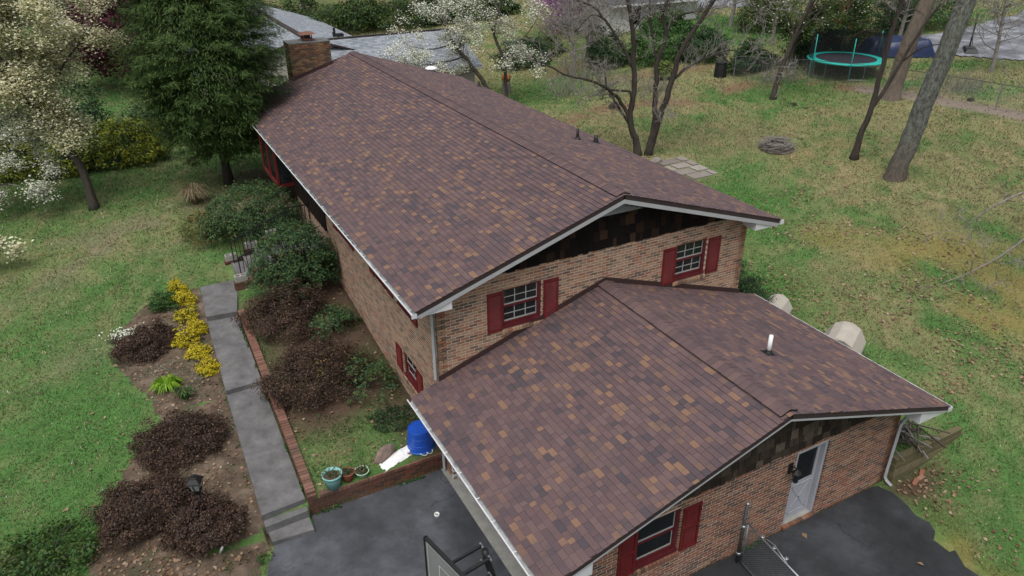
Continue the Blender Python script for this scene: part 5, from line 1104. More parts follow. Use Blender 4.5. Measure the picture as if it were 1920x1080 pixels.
# ---- dogwoods
def dogwood(name, label, base, limbs, seed, npts, petal, twigs=1.1, Lt=1.5, size=.11, flat=True, leafn=.25, maxl=2, group='flowering dogwood trees', keep=1.0, psd=.12, lift=.02, spread=.85, kids=(3, 4)):
    e, tips, inv = make_tree(name, label, base, limbs, twigs, MT['bark'], group=group, twm=MT['bark_grey'], seed=seed, Lt=Lt, maxl=maxl, spread=spread, lift=lift, kids=kids, start=.45)
    rg = np.random.default_rng(seed+1); tips = tips[rg.random(len(tips)) < keep]; per = max(1, int(npts/max(1, len(tips)))); P = spread_pts(tips, per, psd, rg)*1.0; crown(e, inv, P, size, petal, 'blossom', normal=np.tile(UP, (len(P), 1)), jitter=.55, aspect=.95, kind='stuff', r=rg)
    if leafn: Q = spread_pts(tips, max(1, int(per*leafn)), .14, rg); crown(e, inv, Q, .09, MT['young'], 'leaves', kind='stuff', r=rg)
    return e
b0 = (-7.15, 19.9, h1(-7.15, 19.9)); T = tracer(b0, (177, 390), 39)
dogwood('dogwood_tree', 'big cream-flowered dogwood with leaning trunk on the left lawn', b0, [([T(177, 390), T(176, 340), T(166, 308), T(146, 280), T(131, 240), T(127, 205)], .17, .10), ([T(166, 308), T(150, 270, .5), T(140, 220, .9), T(140, 150, 1.2), T(140, 80, 1.5)], .10, .035), ([T(127, 205), T(100, 160, -.4), T(70, 110, -.6), T(40, 60, -.5)], .08, .03), ([T(127, 205), T(135, 150), T(125, 90, .3), T(120, 20, .5), T(110, -40, .5)], .09, .03), ([T(131, 240), T(90, 200, .8), T(40, 170, 1.3), T(0, 150, 1.5)], .06, .025), ([T(140, 220, .9), T(190, 170, 1.2), T(230, 140, 1.0)], .06, .02), ([T(135, 150), T(160, 130, -.6), T(190, 130, -1)], .06, .02), ([T(131, 240), T(70, 190, -1.2), T(15, 130, -1.8)], .06, .02), ([T(125, 90, .3), T(150, 30, 0), T(158, -20, 0)], .05, .02), ([T(100, 160, -.4), T(60, 60, .6), T(30, -20, .9)], .05, .02)], 91, 95000, MT['petal'], twigs=2.9, Lt=1.2, size=.085, psd=.17)
b1 = (-11.6, 21.6, h1(-11.6, 21.6)); T = tracer(b1, (0, 380), 38)
dogwood('dogwood_tree', 'low white-flowered dogwood crown at the left edge below the big dogwood', b1, [([T(0, 380), T(5, 330), T(0, 290, .3), T(-20, 230, .5)], .12, .05), ([T(5, 330), T(40, 300, .2), T(80, 285, .2), T(105, 290, .3)], .06, .02), ([T(0, 290, .3), T(40, 265, .6), T(70, 250, .9)], .05, .02), ([T(5, 335), T(50, 330, -.3), T(85, 325, -.5)], .045, .02)], 93, 14000, MT['petal_white'], twigs=1.5, Lt=1.0, size=.08, psd=.17)
b2 = (-13.2, 17.0, h1(-13.2, 17.0)); T = tracer(b2, (-80, 440), 41)
dogwood('dogwood_tree', 'dogwood branch with cream flowers reaching in low at the left edge', b2, [([T(-80, 440), T(-85, 380), T(-80, 300), T(-90, 200)], .13, .06), ([T(-83, 390), T(-40, 385), T(5, 385, .2), T(40, 400, .3), T(55, 408, .3)], .05, .015), ([T(-83, 370), T(-30, 375, -.3), T(15, 378, -.4), T(35, 385, -.4)], .04, .012)], 95, 2600, MT['petal'], twigs=1.0, Lt=.55, leafn=.15)
b3 = (15.6, 27.9, h1(15.6, 27.9)); T = tracer(b3, (925, 168), 29, .93)
dogwood('dogwood_tree', 'white dogwood with trunk leaning left behind the house roof', b3, [([T(925, 168), T(910, 135), T(893, 112), T(875, 90), T(857, 68), T(845, 45)], .16, .07), ([T(875, 90), T(840, 98, .2), T(800, 105, .4), T(770, 100, .5)], .06, .02), ([T(857, 68), T(820, 75, -.4), T(785, 70, -.6)], .05, .02), ([T(845, 45), T(830, 20), T(820, -10)], .05, .02), ([T(865, 80), T(875, 40, .5), T(870, 5, .8)], .05, .02), ([T(893, 112), T(840, 120, -.8), T(790, 120, -1.2)], .04, .015)], 97, 13000, MT['petal_white'], twigs=1.8, Lt=1.2, size=.09, psd=.16)
b4 = (16.2, 27.3, h1(16.2, 27.3)); T = tracer(b4, (938, 172), 29, .93)
dogwood('dogwood_tree', 'upright dark-trunked dogwood beside the leaning white dogwood', b4, [([T(938, 172), T(936, 130), T(933, 100), T(918, 60), T(925, 25), T(940, -10)], .12, .05), ([T(933, 100), T(950, 85), T(975, 60, .3), T(990, 40, .3)], .05, .02), ([T(918, 60), T(900, 30, .3), T(880, 5, .4)], .05, .02), ([T(936, 120), T(915, 95, -.4), T(905, 85, -.6)], .04, .02), ([T(930, 90), T(960, 90, -.5), T(975, 95, -.8)], .035, .02)], 99, 6500, MT['petal_white'], twigs=1.7, Lt=1.1, size=.09, psd=.16)

# ---- bare multi-stemmed tree behind the house
b5 = (16.8, 14.2, h1(16.8, 14.2)); T = tracer(b5, (1203, 290), 37, .91)
L5 = [([T(1195, 291), T(1188, 262), T(1177, 232), T(1180, 185), T(1176, 140), T(1171, 95), T(1160, 50), T(1150, 15), T(1146, -25)], .17, .06), ([T(1177, 235), T(1160, 205), T(1135, 182, -.3), T(1105, 166, -.5), T(1065, 157, -.6), T(1030, 140, -.8), T(1005, 130, -.9)], .10, .02), ([T(1180, 215), T(1174, 188, -.2), T(1155, 182, -.3), T(1133, 181, -.3)], .075, .05), ([T(1177, 240), T(1150, 205, .4), T(1140, 192, .5)], .07, .05), ([T(1176, 150), T(1155, 115, .4), T(1128, 83, .7), T(1100, 60, .9), T(1055, 48, 1.0), T(1010, 40, 1.0)], .085, .02), ([T(1128, 83, .7), T(1105, 72, .3), T(1083, 88, .2), T(1078, 100, .2)], .03, .012), ([T(1171, 95), T(1190, 70, -.3), T(1195, 85, -.4)], .03, .012), ([T(1160, 50), T(1120, 35, -.3), T(1080, 45, -.5)], .045, .015), ([T(1130, 175, -.3), T(1122, 140, -.5), T(1105, 128, -.6), T(1090, 126, -.6)], .03, .012),
      ([T(1212, 291), T(1220, 240), T(1218, 180), T(1217, 140), T(1226, 102), T(1219, 70), T(1230, 45), T(1245, 20), T(1238, -15)], .14, .04), ([T(1214, 289), T(1224, 250), T(1236, 205), T(1246, 165), T(1252, 132), T(1272, 95), T(1295, 62), T(1306, 38), T(1290, 15), T(1262, -10)], .17, .05), ([T(1246, 170), T(1268, 152, .2), T(1310, 136, .4), T(1335, 140, .5), T(1370, 158, .6), T(1400, 163, .7)], .075, .018), ([T(1310, 136, .4), T(1345, 125, .2), T(1385, 140, .1), T(1420, 150, 0)], .04, .012), ([T(1226, 102), T(1245, 78, .4), T(1275, 70, .6), T(1300, 72, .7)], .055, .025), ([T(1306, 38), T(1335, 30, -.3), T(1375, 15, -.4), T(1420, -5, -.5)], .06, .02), ([T(1306, 38), T(1345, 38, .4), T(1385, 50, .6), T(1400, 62, .6)], .045, .012), ([T(1217, 150), T(1200, 60, .6), T(1215, 30, .8), T(1190, 5, .9)], .06, .02), ([T(1215, 285), T(1226, 240, -.3), T(1228, 225, -.4)], .06, .03)]
e, tips, inv = make_tree('bare_tree', 'spreading bare multi-stemmed tree behind the house ridge', b5, L5, 3.0, MT['bark_dark'], twm=MT['bark_grey'], seed=101, Lt=1.1, maxl=2, spread=.9, kids=(3, 4), rt_=.02, start=.6, minr=.0105)
# ---- trees of the back lawn
b6 = (24.2, 5.8, h1(24.2, 5.8)); T = tracer(b6, (1671, 335), 37.4, .91)
make_tree('oak_tree', 'large leaning lichen-covered trunk on the right of the lawn', b6, [([T(1671, 336), T(1683, 280), T(1692, 225), T(1705, 150), T(1716, 75), T(1727, -10), T(1737, -90), T(1742, -150)], .40, .31), ([T(1735, -60), T(1790, -110), T(1850, -150)], .16, .06), ([T(1740, -100), T(1690, -160), T(1650, -220)], .18, .06), ([T(1742, -150), T(1760, -230), T(1770, -300)], .22, .08)], .5, MT['lichen'], seed=103, Lt=2.2, rough=.02, start=.8, flare=.45)
b7 = (33.3, 13.2, h1(33.3, 13.2)); T = tracer(b7, (1672, 185), 28.9, .94)
make_tree('oak_tree', 'thick straight grey trunk by the fence, behind the leaning trunk', b7, [([T(1672, 186), T(1678, 130), T(1688, 70), T(1704, 0), T(1715, -60), T(1722, -130)], .45, .33), ([T(1715, -60), T(1770, -110), T(1810, -160)], .16, .06), ([T(1722, -130), T(1690, -190), T(1670, -250)], .2, .06)], .4, MT['bark_pale'] if 'bark_pale' in MT else MT.setdefault('bark_pale', simple('pale_brown_bark', (.13, .105, .085), .95, .3, 8, .8, 35, stretch=(1, 1, .3))), seed=104, Lt=2.4, rough=.02, start=.85, flare=.8)
b8 = (24.7, 8.3, h1(24.7, 8.3)); T = tracer(b8, (1600, 300), 35.7, .91)
make_tree('young_tree', 'thin forked dark tree left of the leaning trunk', b8, [([T(1600, 301), T(1603, 255), T(1611, 222), T(1613, 170), T(1615, 120), T(1622, 70), T(1632, 30), T(1645, -20)], .15, .05), ([T(1610, 222), T(1630, 190, .1), T(1645, 158, .2), T(1668, 110, .3), T(1690, 72, .3), T(1718, 32, .4)], .09, .035), ([T(1647, 155, .2), T(1665, 135, -.2), T(1695, 128, -.3)], .05, .02), ([T(1613, 165), T(1608, 120, .3), T(1597, 112, .4), T(1580, 114, .5)], .03, .012), ([T(1620, 75), T(1600, 40, .4), T(1595, 10, .6)], .04, .015)], .7, MT['bark_dark'], seed=105, Lt=1.0, rt_=.018, start=.5, flare=1.2)
b9 = (28.4, 17.2, h1(28.4, 17.2)); T = tracer(b9, (1446, 187), 29.6, .94)
e, tips, inv = make_tree('young_tree', 'slim tree with sparse pale young leaves left of the trampoline', b9, [([T(1446, 188), T(1450, 150), T(1460, 110), T(1472, 70), T(1485, 30), T(1495, -20)], .16, .06), ([T(1460, 110), T(1480, 80, .3), T(1510, 55, .5), T(1535, 40, .5)], .06, .02), ([T(1466, 85), T(1440, 50, -.3), T(1425, 20, -.3)], .06, .02), ([T(1472, 70), T(1515, 20, .4), T(1545, -10, .4)], .05, .02)], 1.6, MT['bark'], twm=MT['bark_grey'], seed=106, Lt=1.3)
rg = np.random.default_rng(3); tips = tips[rg.random(len(tips)) < .6]; crown(e, inv, spread_pts(tips, 4, .14, rg), .1, MT['young'], kind='stuff'); crown(e, inv, spread_pts(tips[::3], 1, .12, rg), .12, MT['petal_white'], 'blossom', normal=np.tile(UP, (len(tips[::3]), 1)), kind='stuff')
b10 = (33.5, 21.0, h1(33.5, 21.0)); T = tracer(b10, (1545, 120), 26.5, .95)
e, tips, inv = make_tree('dogwood_tree', 'green-leaved dogwood with few white flowers over the trampoline', b10, [([T(1545, 122), T(1550, 80), T(1560, 40), T(1575, 0)], .14, .05), ([T(1550, 80), T(1590, 45, -.3), T(1630, 25, -.4)], .06, .02), ([T(1555, 60), T(1520, 40), T(1500, 25)], .05, .02), ([T(1560, 40), T(1610, 10, .3), T(1650, 0, .3)], .05, .02)], 2.2, MT['bark'], twm=MT['bark_grey'], seed=107, Lt=1.3, group='flowering dogwood trees', lift=.0)
tips = tips[tips[:, 2] > b10[2]+1.6]; crown(e, inv, spread_pts(tips, 6, .15, rg), .13, MT['wood_green'], kind='stuff'); crown(e, inv, spread_pts(tips[::2], 1, .12, rg), .13, MT['petal_white'], 'blossom', normal=np.tile(UP, (len(tips[::2]), 1)), kind='stuff')
# bare branches reaching in from the right edge
b11 = (23.03, -2.86, h1(23.03, -2.86)); T = tracer(b11, (2035, 500), 42.7, .88)
make_tree('bare_tree', 'bare grey tree outside the right edge with branches over the lawn', b11, [([T(2035, 500), T(2030, 400), T(2040, 280), T(2030, 150), T(2045, 20)], .22, .12), ([T(2032, 430), T(1970, 425), T(1900, 470, -.4), T(1850, 495, -.6), T(1800, 510, -.8)], .06, .012), ([T(2032, 400), T(1960, 380, -.5), T(1900, 378, -.8), T(1840, 400, -1), T(1810, 425, -1)], .06, .012), ([T(2030, 470), T(1970, 500, -1), T(1900, 548, -1.6), T(1820, 545, -2), T(1760, 560, -2.2), T(1720, 565, -2.4)], .055, .01), ([T(2036, 330), T(1970, 300, .3), T(1910, 290, .5), T(1870, 265, .8)], .05, .012), ([T(2038, 300), T(1960, 230, .5), T(1890, 195, .8), T(1840, 165, 1), T(1790, 160, 1.2)], .06, .012), ([T(2032, 200), T(1960, 110, .5), T(1890, 75, .8), T(1830, 80, 1), T(1780, 100, 1.2)], .06, .012), ([T(2040, 150), T(1960, 60, .2), T(1880, 40, .4), T(1820, 55, .5)], .05, .012), ([T(2032, 420), T(1950, 345, -.8), T(1900, 330, -1.2)], .04, .012)], 1.9, MT['bark_grey'], seed=108, Lt=1.0, maxl=2, spread=.8, kids=(2, 4), rt_=.016, start=.7, minr=.0085)
# ------------------------------------------------------------------ back yard things and neighbours
tz = h1(35.4, 18.3); tr = empty('trampoline', (35.4, 18.3, tz), R(-30), 'round trampoline with teal pad and black safety net behind the fence', 'trampoline')
MT['tealpad'] = simple('teal_pad', (.02, .40, .34), .5, .12, 3, .05); MT['mat'] = simple('trampoline_mat', (.022, .022, .03), .7, .15)
B().lathe([(1.78, .93), (2.28, .93), (2.3, .90), (2.28, .84), (1.95, .87)], n=48).build('pad', MT['tealpad'], tr, True); B().lathe([(0, .88), (1.85, .90)], n=48).build('mat', MT['mat'], tr)
for k in range(6):
    a = k*math.pi/3+.3; c, s = math.cos(a), math.sin(a); c2, s2 = math.cos(a+.4), math.sin(a+.4)
    B().tube([(2.2*c, 2.2*s, .86), (2.2*c, 2.2*s, .03), (2.2*c2, 2.2*s2, .03), (2.2*c2, 2.2*s2, .86)], .022, 6).build('leg', MT['galv'], tr); B().tube([(2.34*c, 2.34*s, .1), (2.34*c, 2.34*s, 2.45)], .026, 8).build('net_pole', MT['tealpad'], tr, True)
n_ = N('safety_net'); n_.set('Base Color', (.008, .008, .01)).set('Roughness', .9); t_ = n_.n('BsdfTransparent'); mx = n_.n('MixShader'); mx.inputs[0].default_value = .75; n_.l(t_.outputs[0], mx.inputs[1]); n_.l(n_.p.outputs[0], mx.inputs[2]); n_.l(mx.outputs[0], n_.out.inputs[0])
nb_ = B(); m_ = 72
for j in range(m_):
    a0, a1 = 2*math.pi*j/m_, 2*math.pi*(j+1)/m_
    if math.cos(a0-R(90)) < -.15: continue           # the net hangs open at the front
    r0, r1 = [2.2-.12*math.sin(3*a_)**2 for a_ in (a0, a1)]; nb_.quad((2.2*math.cos(a0), 2.2*math.sin(a0), .92), (2.2*math.cos(a1), 2.2*math.sin(a1), .92), (r1*math.cos(a1), r1*math.sin(a1), 2.4-.1*math.sin(3*a1)**2), (r0*math.cos(a0), r0*math.sin(a0), 2.4-.1*math.sin(3*a0)**2))
nb_.build('net', n_.m, tr)
# blue tarpaulin over a pile
def tarp():
    z = h1(41.6, 19.4); e = empty('tarp_pile', (41.6, 19.4, z), R(-35), 'blue tarpaulin draped over a pile beside the far driveway', 'tarp'); b = B(); nx_, ny_ = 34, 20
    for j in range(ny_):
        for i in range(nx_):
            x = (i/(nx_-1)-.5)*4.4; y = (j/(ny_-1)-.5)*2.4; d = max(abs(x)/2.2, abs(y)/1.2); hh = 1.05*min(1, (1-d)*4.5)*(.8+.3*vnoise(np.array(x*1.1), np.array(y*1.1), 4))+.10*vnoise(np.array(x*4.), np.array(y*4.), 9); b.v.append((x, y, float(hh)))
    for j in range(ny_-1):
        for i in range(nx_-1): a = j*nx_+i; b.f.append((a, a+1, a+nx_+1, a+nx_))
    b.build('tarpaulin', simple('blue_tarp', (.012, .024, .075), .35, .3, 3, .4, 12), e, True)
tarp()
def bbpole():
    z = h1(45.9, 17.0)+.05; e = empty('portable_hoop', (45.9, 17.0, z), R(40), 'black pole on a dark base standing on the far driveway', 'basketball stand')
    B().hexa([(-.95, -.4, 0), (.95, -.4, 0), (.95, .4, 0), (-.95, .4, 0), (-.8, -.3, .22), (.8, -.3, .22), (.8, .3, .22), (-.8, .3, .22)]).build('base', MT['black'], e); B().tube([(.6, 0, .1), (.6, 0, 2.3)], .05, 8).build('pole', MT['black'], e, True); B().bar((.6, 0, 1.1), (-.5, 0, .25), .04, .04).build('brace', MT['black'], e)
bbpole()
# far driveway
def drapepoly(name, poly, m, lift, res): return drape(name, poly, res, lift, m, edge=.1)
drapepoly('far_driveway', [(43.2, 17.9), (44.6, 15.6), (46.1, 13.3), (50, 7), (60, 4), (85, 16), (70, 27), (61, 23.2), (57.5, 23), (51.5, 22), (47, 22.2), (43.5, 21)], MT['asphalt_far'], .07, .3)
drapepoly('side_road', [(41, 40), (47, 37), (56, 55), (50, 60)], MT['asphalt_far'], .06, .8)
# chain link fence along the back lawn
fe = empty('chain_link_fence', (34, 14, h1(34, 14)), 0, 'long galvanised chain link fence along the back of the lawn', 'fence'); FP = [(29.6, 21.8), (32.2, 18.2), (33.95, 14.75), (34.75, 11.6), (35.45, 8.5), (36.1, 5.4), (36.9, 2.2), (37.8, -1)]
pm_ = B().tube([(0, 0, -.1), (0, 0, 1.38)], .035, 6).mesh('fence_post'); pm_.materials.append(MT['galv']); wm = B(); wire = []
def fworld(o): o.matrix_parent_inverse = Matrix.Translation(-Vector(fe.location)); return o
for (ax, ay), (bx, by) in zip(FP[:-1], FP[1:]):
    za, zb = h1(ax, ay), h1(bx, by); fworld(B().tube([(ax, ay, za+1.35), (bx, by, zb+1.35)], .018, 5).build('top_rail', MT['steel_dark'], fe)); L_ = math.hypot(bx-ax, by-ay); n = int(L_/.16)
    for i in range(-8, n+1):
        for sg in (1, -1):
            s0 = i*.16; s1 = s0+1.25; lo, hi = max(0, -s0/1.25), min(1, (L_-s0)/1.25)
            if hi <= lo: continue
            q = []
            for t in (lo, hi): s_ = (s0+1.25*t)/L_; q.append((ax+(bx-ax)*s_, ay+(by-ay)*s_, za+(zb-za)*s_+.06+1.25*(t if sg > 0 else 1-t)))
            wm.tube(q, .003, 3, False)
fworld(wm.build('wire_mesh', MT['galv'], fe, kind='stuff'))
for x, y in FP: o = fworld(link('fence_post', pm_, None, fe)); o.location = (x, y, h1(x, y))
# compost bin, stump with orange pot
cb = empty('compost_bin', (29.2, 22.6, h1(29.2, 22.6)), .5, 'black plastic compost bin beyond the bare tree', 'bin'); B().lathe([(.42, 0), (.40, .5), (.36, .82), (.37, .84), (.37, .88)], n=8).build('body', MT['black'], cb); B().lathe([(.39, .87), (.38, .93), (.1, 1.0), (0, 1.0)], n=8).build('lid', MT['black'], cb)
for i, (x, y, lb) in enumerate(((26.9, 26.3, 'black barrel half hidden under the bare tree'),)): pass
sp_ = (17.4, 29.6, h1(17.4, 29.6)); o = tag(B().lathe([(.34, -.1), (.30, .1), (.27, .5), (.25, .72), (0, .74)], n=16).build('tree_stump', MT['bark_grey'], smooth=True), 'short grey stump on the neighbour lawn carrying an orange pot', 'stump'); o.location = sp_
o = tag(B().lathe([(0, 0), (.2, 0), (.3, .18), (.3, .3), (.22, .42), (.1, .46), (0, .46)], n=18).build('orange_pot', simple('orange_clay', (.42, .12, .035), .6, .15), smooth=True), 'rounded orange pot set on the grey stump', 'pot'); o.location = (sp_[0], sp_[1], sp_[2]+.735)
# low edging timbers/rocks and dead bush on the leaf line
for i, (x, y, s_, lb) in enumerate(((20.3, 21.6, .35, 'dark dead stump on the leaf strip below the bare tree'), (28.4, 15.6, .18, 'small dark stone on the back lawn near the slim tree'), (35.9, 10.2, .22, 'dark stone on the bare strip along the fence'))):
    o = tag(link('field_stone', rockmesh('stone', s_, s_*.8, s_*.9, MT['bark_dark'], 50+i), MT['bark_dark']), lb, 'stone'); o.location = (x, y, h1(x, y)+.03)
# ---- hedges and shrubs behind the fence
for i, (x, y, rx, ry, h_, m, lb) in enumerate(((25.2, 29.6, 1.7, 1.3, 2.2, 'dgreen', 'dark green bush left of the bare tree trunks, before the white house'), (28.2, 28.2, 2.2, 1.6, 1.95, 'green', 'big rounded green bush behind the bare tree trunks'), (31.2, 26.6, 2.2, 1.5, 2.2, 'dgreen', 'dark green bush right of the bare tree trunks'), (34.6, 34.8, 2.3, 1.6, 1.6, 'green', 'rounded green bush against the white house wall'), (31.8, 22.5, 2.0, 1.2, 1.6, 'dgreen', 'dark tangled bush on the fence behind the compost bin'), (36.8, 22.0, 2.4, 1.6, 2.6, 'dgreen', 'dark bush directly behind the trampoline'), (39.6, 22.8, 2.2, 1.6, 2.8, 'wood_green', 'tall green bush right of the trampoline net'), (51.0, 24.0, 3.4, 2.2, 3.2, 'green', 'wide bright green bush above the far driveway'), (46.6, 23.8, 2.4, 1.8, 2.8, 'dgreen', 'dark bush left of the far driveway bush'), (45.4, 27.2, 2.0, 1.6, 2.6, 'redleaf', 'reddish-leaved shrub behind the leaning trunk'), (21.5, 34.5, 2.2, 1.5, 1.9, 'dgreen', 'dark low bush between dogwood and bare tree'), (24.2, 36.0, 1.6, 1.2, 1.3, 'wood_green', 'loose pale bush beneath the pink tree'), (26.2, 24.6, .6, .6, 1.3, 'young', 'narrow yellow-green bush seen through the bare tree'), (40.5, 30.5, 2.4, 1.8, 2.4, 'wood_green', 'loose green bush right of the white house'))):
    shrub('garden_bush', lb, x, y, rx, ry, h_, int(2600*rx), .15, MT[m], cat='bush', group='bushes beyond the fence', seed=200+i, lump=.25, inner=.35)
# ---- background trees
def leafy_tree(name, label, x, y, Ht, Rc, m, seed, n=5000, size=.3, zc=.55, group=None, bark='bark', bare=False, flat=1.0, tmin=.25):
    z = h1(x, y); rg = np.random.default_rng(seed); e = empty(name, (x, y, z), 0, label, 'tree', group); tb = B(); top = V(rg.normal(0, .3), rg.normal(0, .3), Ht*.8)
    tb.tube(smooth_path([(0, 0, -.2), top*.3+V(.1, 0, 0), top*.65, top]), np.linspace(.022*Ht, .008*Ht, 10), 8); C = []
    for k in range(int(16 if not bare else 22)):
        t = rg.uniform(tmin, .95); a = rg.uniform(0, 6.28); p = top*t; L_ = Rc*(1-.5*t)*rg.uniform(.7, 1.15); q = p+V(math.cos(a)*L_, math.sin(a)*L_, L_*.55); tb.tube([p, (p+q)/2+V(0, 0, -.1*L_), q], [.007*Ht, .004*Ht, .002*Ht], 5, False); C += [q, (p+q)/2]
        if bare:
            for j in range(14): r_ = q+rg.normal(0, .3*Rc, 3); tb.tube([(p+q)/2+(q-p)*.5*rg.random(), r_], [.012, .006], 3, False); C.append(r_)
    tb.build('trunk', MT[bark], e, False)
    if m is not None:
        C = np.array(C+[top]); k = rg.integers(0, len(C), n); off = rand_unit(n, rg)*(rg.random(n)**.45)[:, None]*Rc*.36*V(1, 1, .75*flat); P = C[k]+off; leaves('crown', P, size, m, e, kind='stuff', r=rg)
    return e
leafy_tree('maple_tree', 'dark purple-leaved maple behind the hemlock', -3.2, 44, 9.5, 5.8, MT['purple'], 301, 32000, .24, tmin=.1)
leafy_tree('redbud_tree', 'small pink-flowering redbud near the white house', 29.5, 41, 3.9, 2.8, MT['pink'], 302, 11000, .15, bare=True, bark='bark_grey')
WG = 'woodland trees at the top of the view'
wl = [(8, 66, 11, 'wood_green'), (12.5, 62, 12, 'wood_green'), (16.5, 60, 10, 'green'), (20.5, 58.5, 11, 'wood_green'), (24.5, 60.5, 12, 'wood_green'), (28.5, 58, 10, None), (33.5, 57, 10, None), (5, 60, 13, None), (14.5, 70, 14, None), (22, 72, 15, 'wood_green')]
wn = ['leftmost green woodland tree above the grey roof', 'tall green woodland tree above the grey roof ridge', 'bright green woodland tree right of the grey hip roof', 'green woodland tree above the end of the grey roof', 'loose green woodland tree beside the white dogwood top', 'bare woodland tree behind the dogwood top', 'bare woodland tree left of the pink redbud', 'bare woodland tree above the grey roof peak', 'tall bare trunk deep in the woodland', 'back row green woodland tree']
for i, ((x, y, h_, m), lb) in enumerate(zip(wl, wn)): leafy_tree('woodland_tree', lb, x, y, h_, 4.2, MT[m] if m else None, 310+i, 6500, .26, group=WG, bark='bark_grey' if i % 2 else 'bark', bare=m is None)
for i, (x, y, rx, h_, lb) in enumerate(((9.5, 57, 3.6, 2.6, 'green undergrowth mass left end of the woodland edge'), (15.5, 54.5, 3.6, 2.8, 'green undergrowth mass in the middle of the woodland edge'), (21.5, 53, 3.6, 2.6, 'green undergrowth mass behind the grey roof end'), (27.5, 52, 3.4, 2.0, 'low undergrowth mass behind the white dogwood'))): shrub('undergrowth', lb, x, y, rx, rx*.6, h_, 7500, .2, MT['wood_green'], group='undergrowth along the woodland edge', seed=340+i, lump=.4, inner=.6, mix=(MT['dgreen'], 0, .0))
BT = 'trees along the top left edge'
for i, (x, y, h_, m, lb) in enumerate(((-12.5, 48, 10, 'wood_green', 'green tree behind the cream dogwood crown'), (-17, 42, 10, 'dgreen', 'dark tree at the top left corner'), (-8.5, 58, 12, 'dgreen', 'dark tree behind the purple maple'), (1.5, 62, 13, 'dgreen', 'dark tree behind the hemlock top'))): leafy_tree('background_tree', lb, x, y, h_, 4.5, MT[m], 350+i, 8000, .3, group=BT)
for i, (x, y, h_, lb) in enumerate(((39.5, 33, 8, 'bare tree right of the white house'), (26.5, 33.5, 7, 'grey bare tree left of the white house wall'), (22.3, 29.2, 6, 'bare grey thicket tree right of the white dogwood'), (37.5, 26.5, 7, 'bare tree rising behind the trampoline'), (44.5, 21.5, 7, 'bare tree behind the blue tarpaulin'), (24.8, 31.5, 6.5, 'bare tree under the white house corner'), (42.0, 13.0, 6, 'thin bare tree between fence and far driveway'))): leafy_tree('bare_tree', lb, x, y, h_, 2.8, None, 360+i, 0, group='bare trees behind the fence', bark='bark_grey', bare=True)
# dead twig hedge along the fence
for i, (x, y, lb) in enumerate(((31.2, 19.6, 'grey twig thicket at the foot of the slim tree'), (20.0, 25.8, 'grey twig thicket left of the bare tree'), (22.5, 28.0, 'grey twig thicket below the pink tree'), (24.0, 22.6, 'sparse dry thicket behind the bare tree trunks'), (36.8, 11.5, 'thin twigs beyond the fence post right of the trunks'))):
    z = h1(x, y); e = empty('twig_thicket', (x, y, z), 0, lb, 'thicket', 'leafless thickets'); rg = np.random.default_rng(380+i); b = B()
    for k in range(150):
        p = V(rg.normal(0, 1.1), rg.normal(0, .6), 0); d = V(rg.normal(0, .4), rg.normal(0, .4), rg.uniform(.5, 1.5)); b.tube([p, p+d*.5+rg.normal(0, .06, 3), p+d], [.011, .008, .004], 3, False)
    b.build('twigs', MT['bark_grey'], e, kind='stuff')

# ---- neighbour's house with grey shingle roofs
nh = empty('neighbour_house', (8, 36, h1(8, 36)), 0, 'white brick neighbour house with grey shingle roofs behind the chimney', 'house')
def nw(o): o.matrix_parent_inverse = Matrix.Translation(-Vector(nh.location)); return o
def groof(a, b, c, d, th=.1):   # eave a-b, ridge c-d corners; lays shingle courses on it
    a, b, c, d = map(lambda q: V(*q), (a, b, c, d)); nrm_ = unit(np.cross(b-a, d-a)); nrm_ = nrm_ if nrm_[2] > 0 else -nrm_
    o = nw(B().hexa([a-nrm_*th, b-nrm_*th, c-nrm_*th, d-nrm_*th, a, b, c, d]).build('roof', MT['deck'], nh)); J = B(); L_ = np.linalg.norm(b-a); S_ = np.linalg.norm(d-a); n = int(S_/.165); r = np.random.default_rng(int(abs(a[0]*7+a[1])))
    for k in range(n):
        u = -r.uniform(0, .4)
        while u < L_:
            w_ = r.uniform(.2, .45); u0, u1 = max(u, 0)/L_, min(u+w_, L_)/L_; t0, t1 = k/n, (k+1.08)/n
            P = lambda u, t, h_: (a+(b-a)*u)*(1-t)+(d+(c-d)*u)*t+nrm_*h_
            m0 = len(J.v); J.v += [P(u0, t0, .016), P(u1, t0, .016), P(u1, t1, .004), P(u0, t1, .004), P(u0, t0, 0), P(u1, t0, 0)]; J.f += [(m0, m0+1, m0+2, m0+3), (m0+4, m0+5, m0+1, m0)]; u += w_
    J.build('shingles', MT['shingle_grey'], o, kind='stuff'); return o
# wing facing us: ridge along x
AX0, AX1, AYE, AYR, AZE, AZR = 5.5, 16.15, 30.5, 34.45, 3.4, 5.2
groof((AX0, AYE, AZE), (AX1, AYE, AZE), (AX1, AYR, AZR), (AX0, AYR, AZR)); groof((AX1, 2*AYR-AYE, AZE), (AX0, 2*AYR-AYE, AZE), (AX0, AYR, AZR), (AX1, AYR, AZR))
nw(B().box(AX0, AX1-.4, AYE+.4, 2*AYR-AYE-.4, .3, AZE+.05).build('wall', MT['brick_white'], nh)); nw(B().prism([(AX1-.4, AYE+.4, AZE), (AX1-.4, AYR, AZR-.2), (AX1-.4, 2*AYR-AYE-.4, AZE)], (-.1, 0, 0)).build('gable', MT['white'], nh))
nw(B().box(AX0, AX1, AYE-.1, AYE-.01, AZE-.13, AZE-.03).build('gutter', MT['white'], nh)); nw(B().bar((AX0, AYR, AZR+.02), (AX1, AYR, AZR+.02), .3, .05).build('ridge_cap', MT['deck'], nh)); nw(B().bar((AX1+.01, AYE, AZE-.1), (AX1+.01, AYR, AZR-.1), .03, .16).build('rake_board', MT['white'], nh))
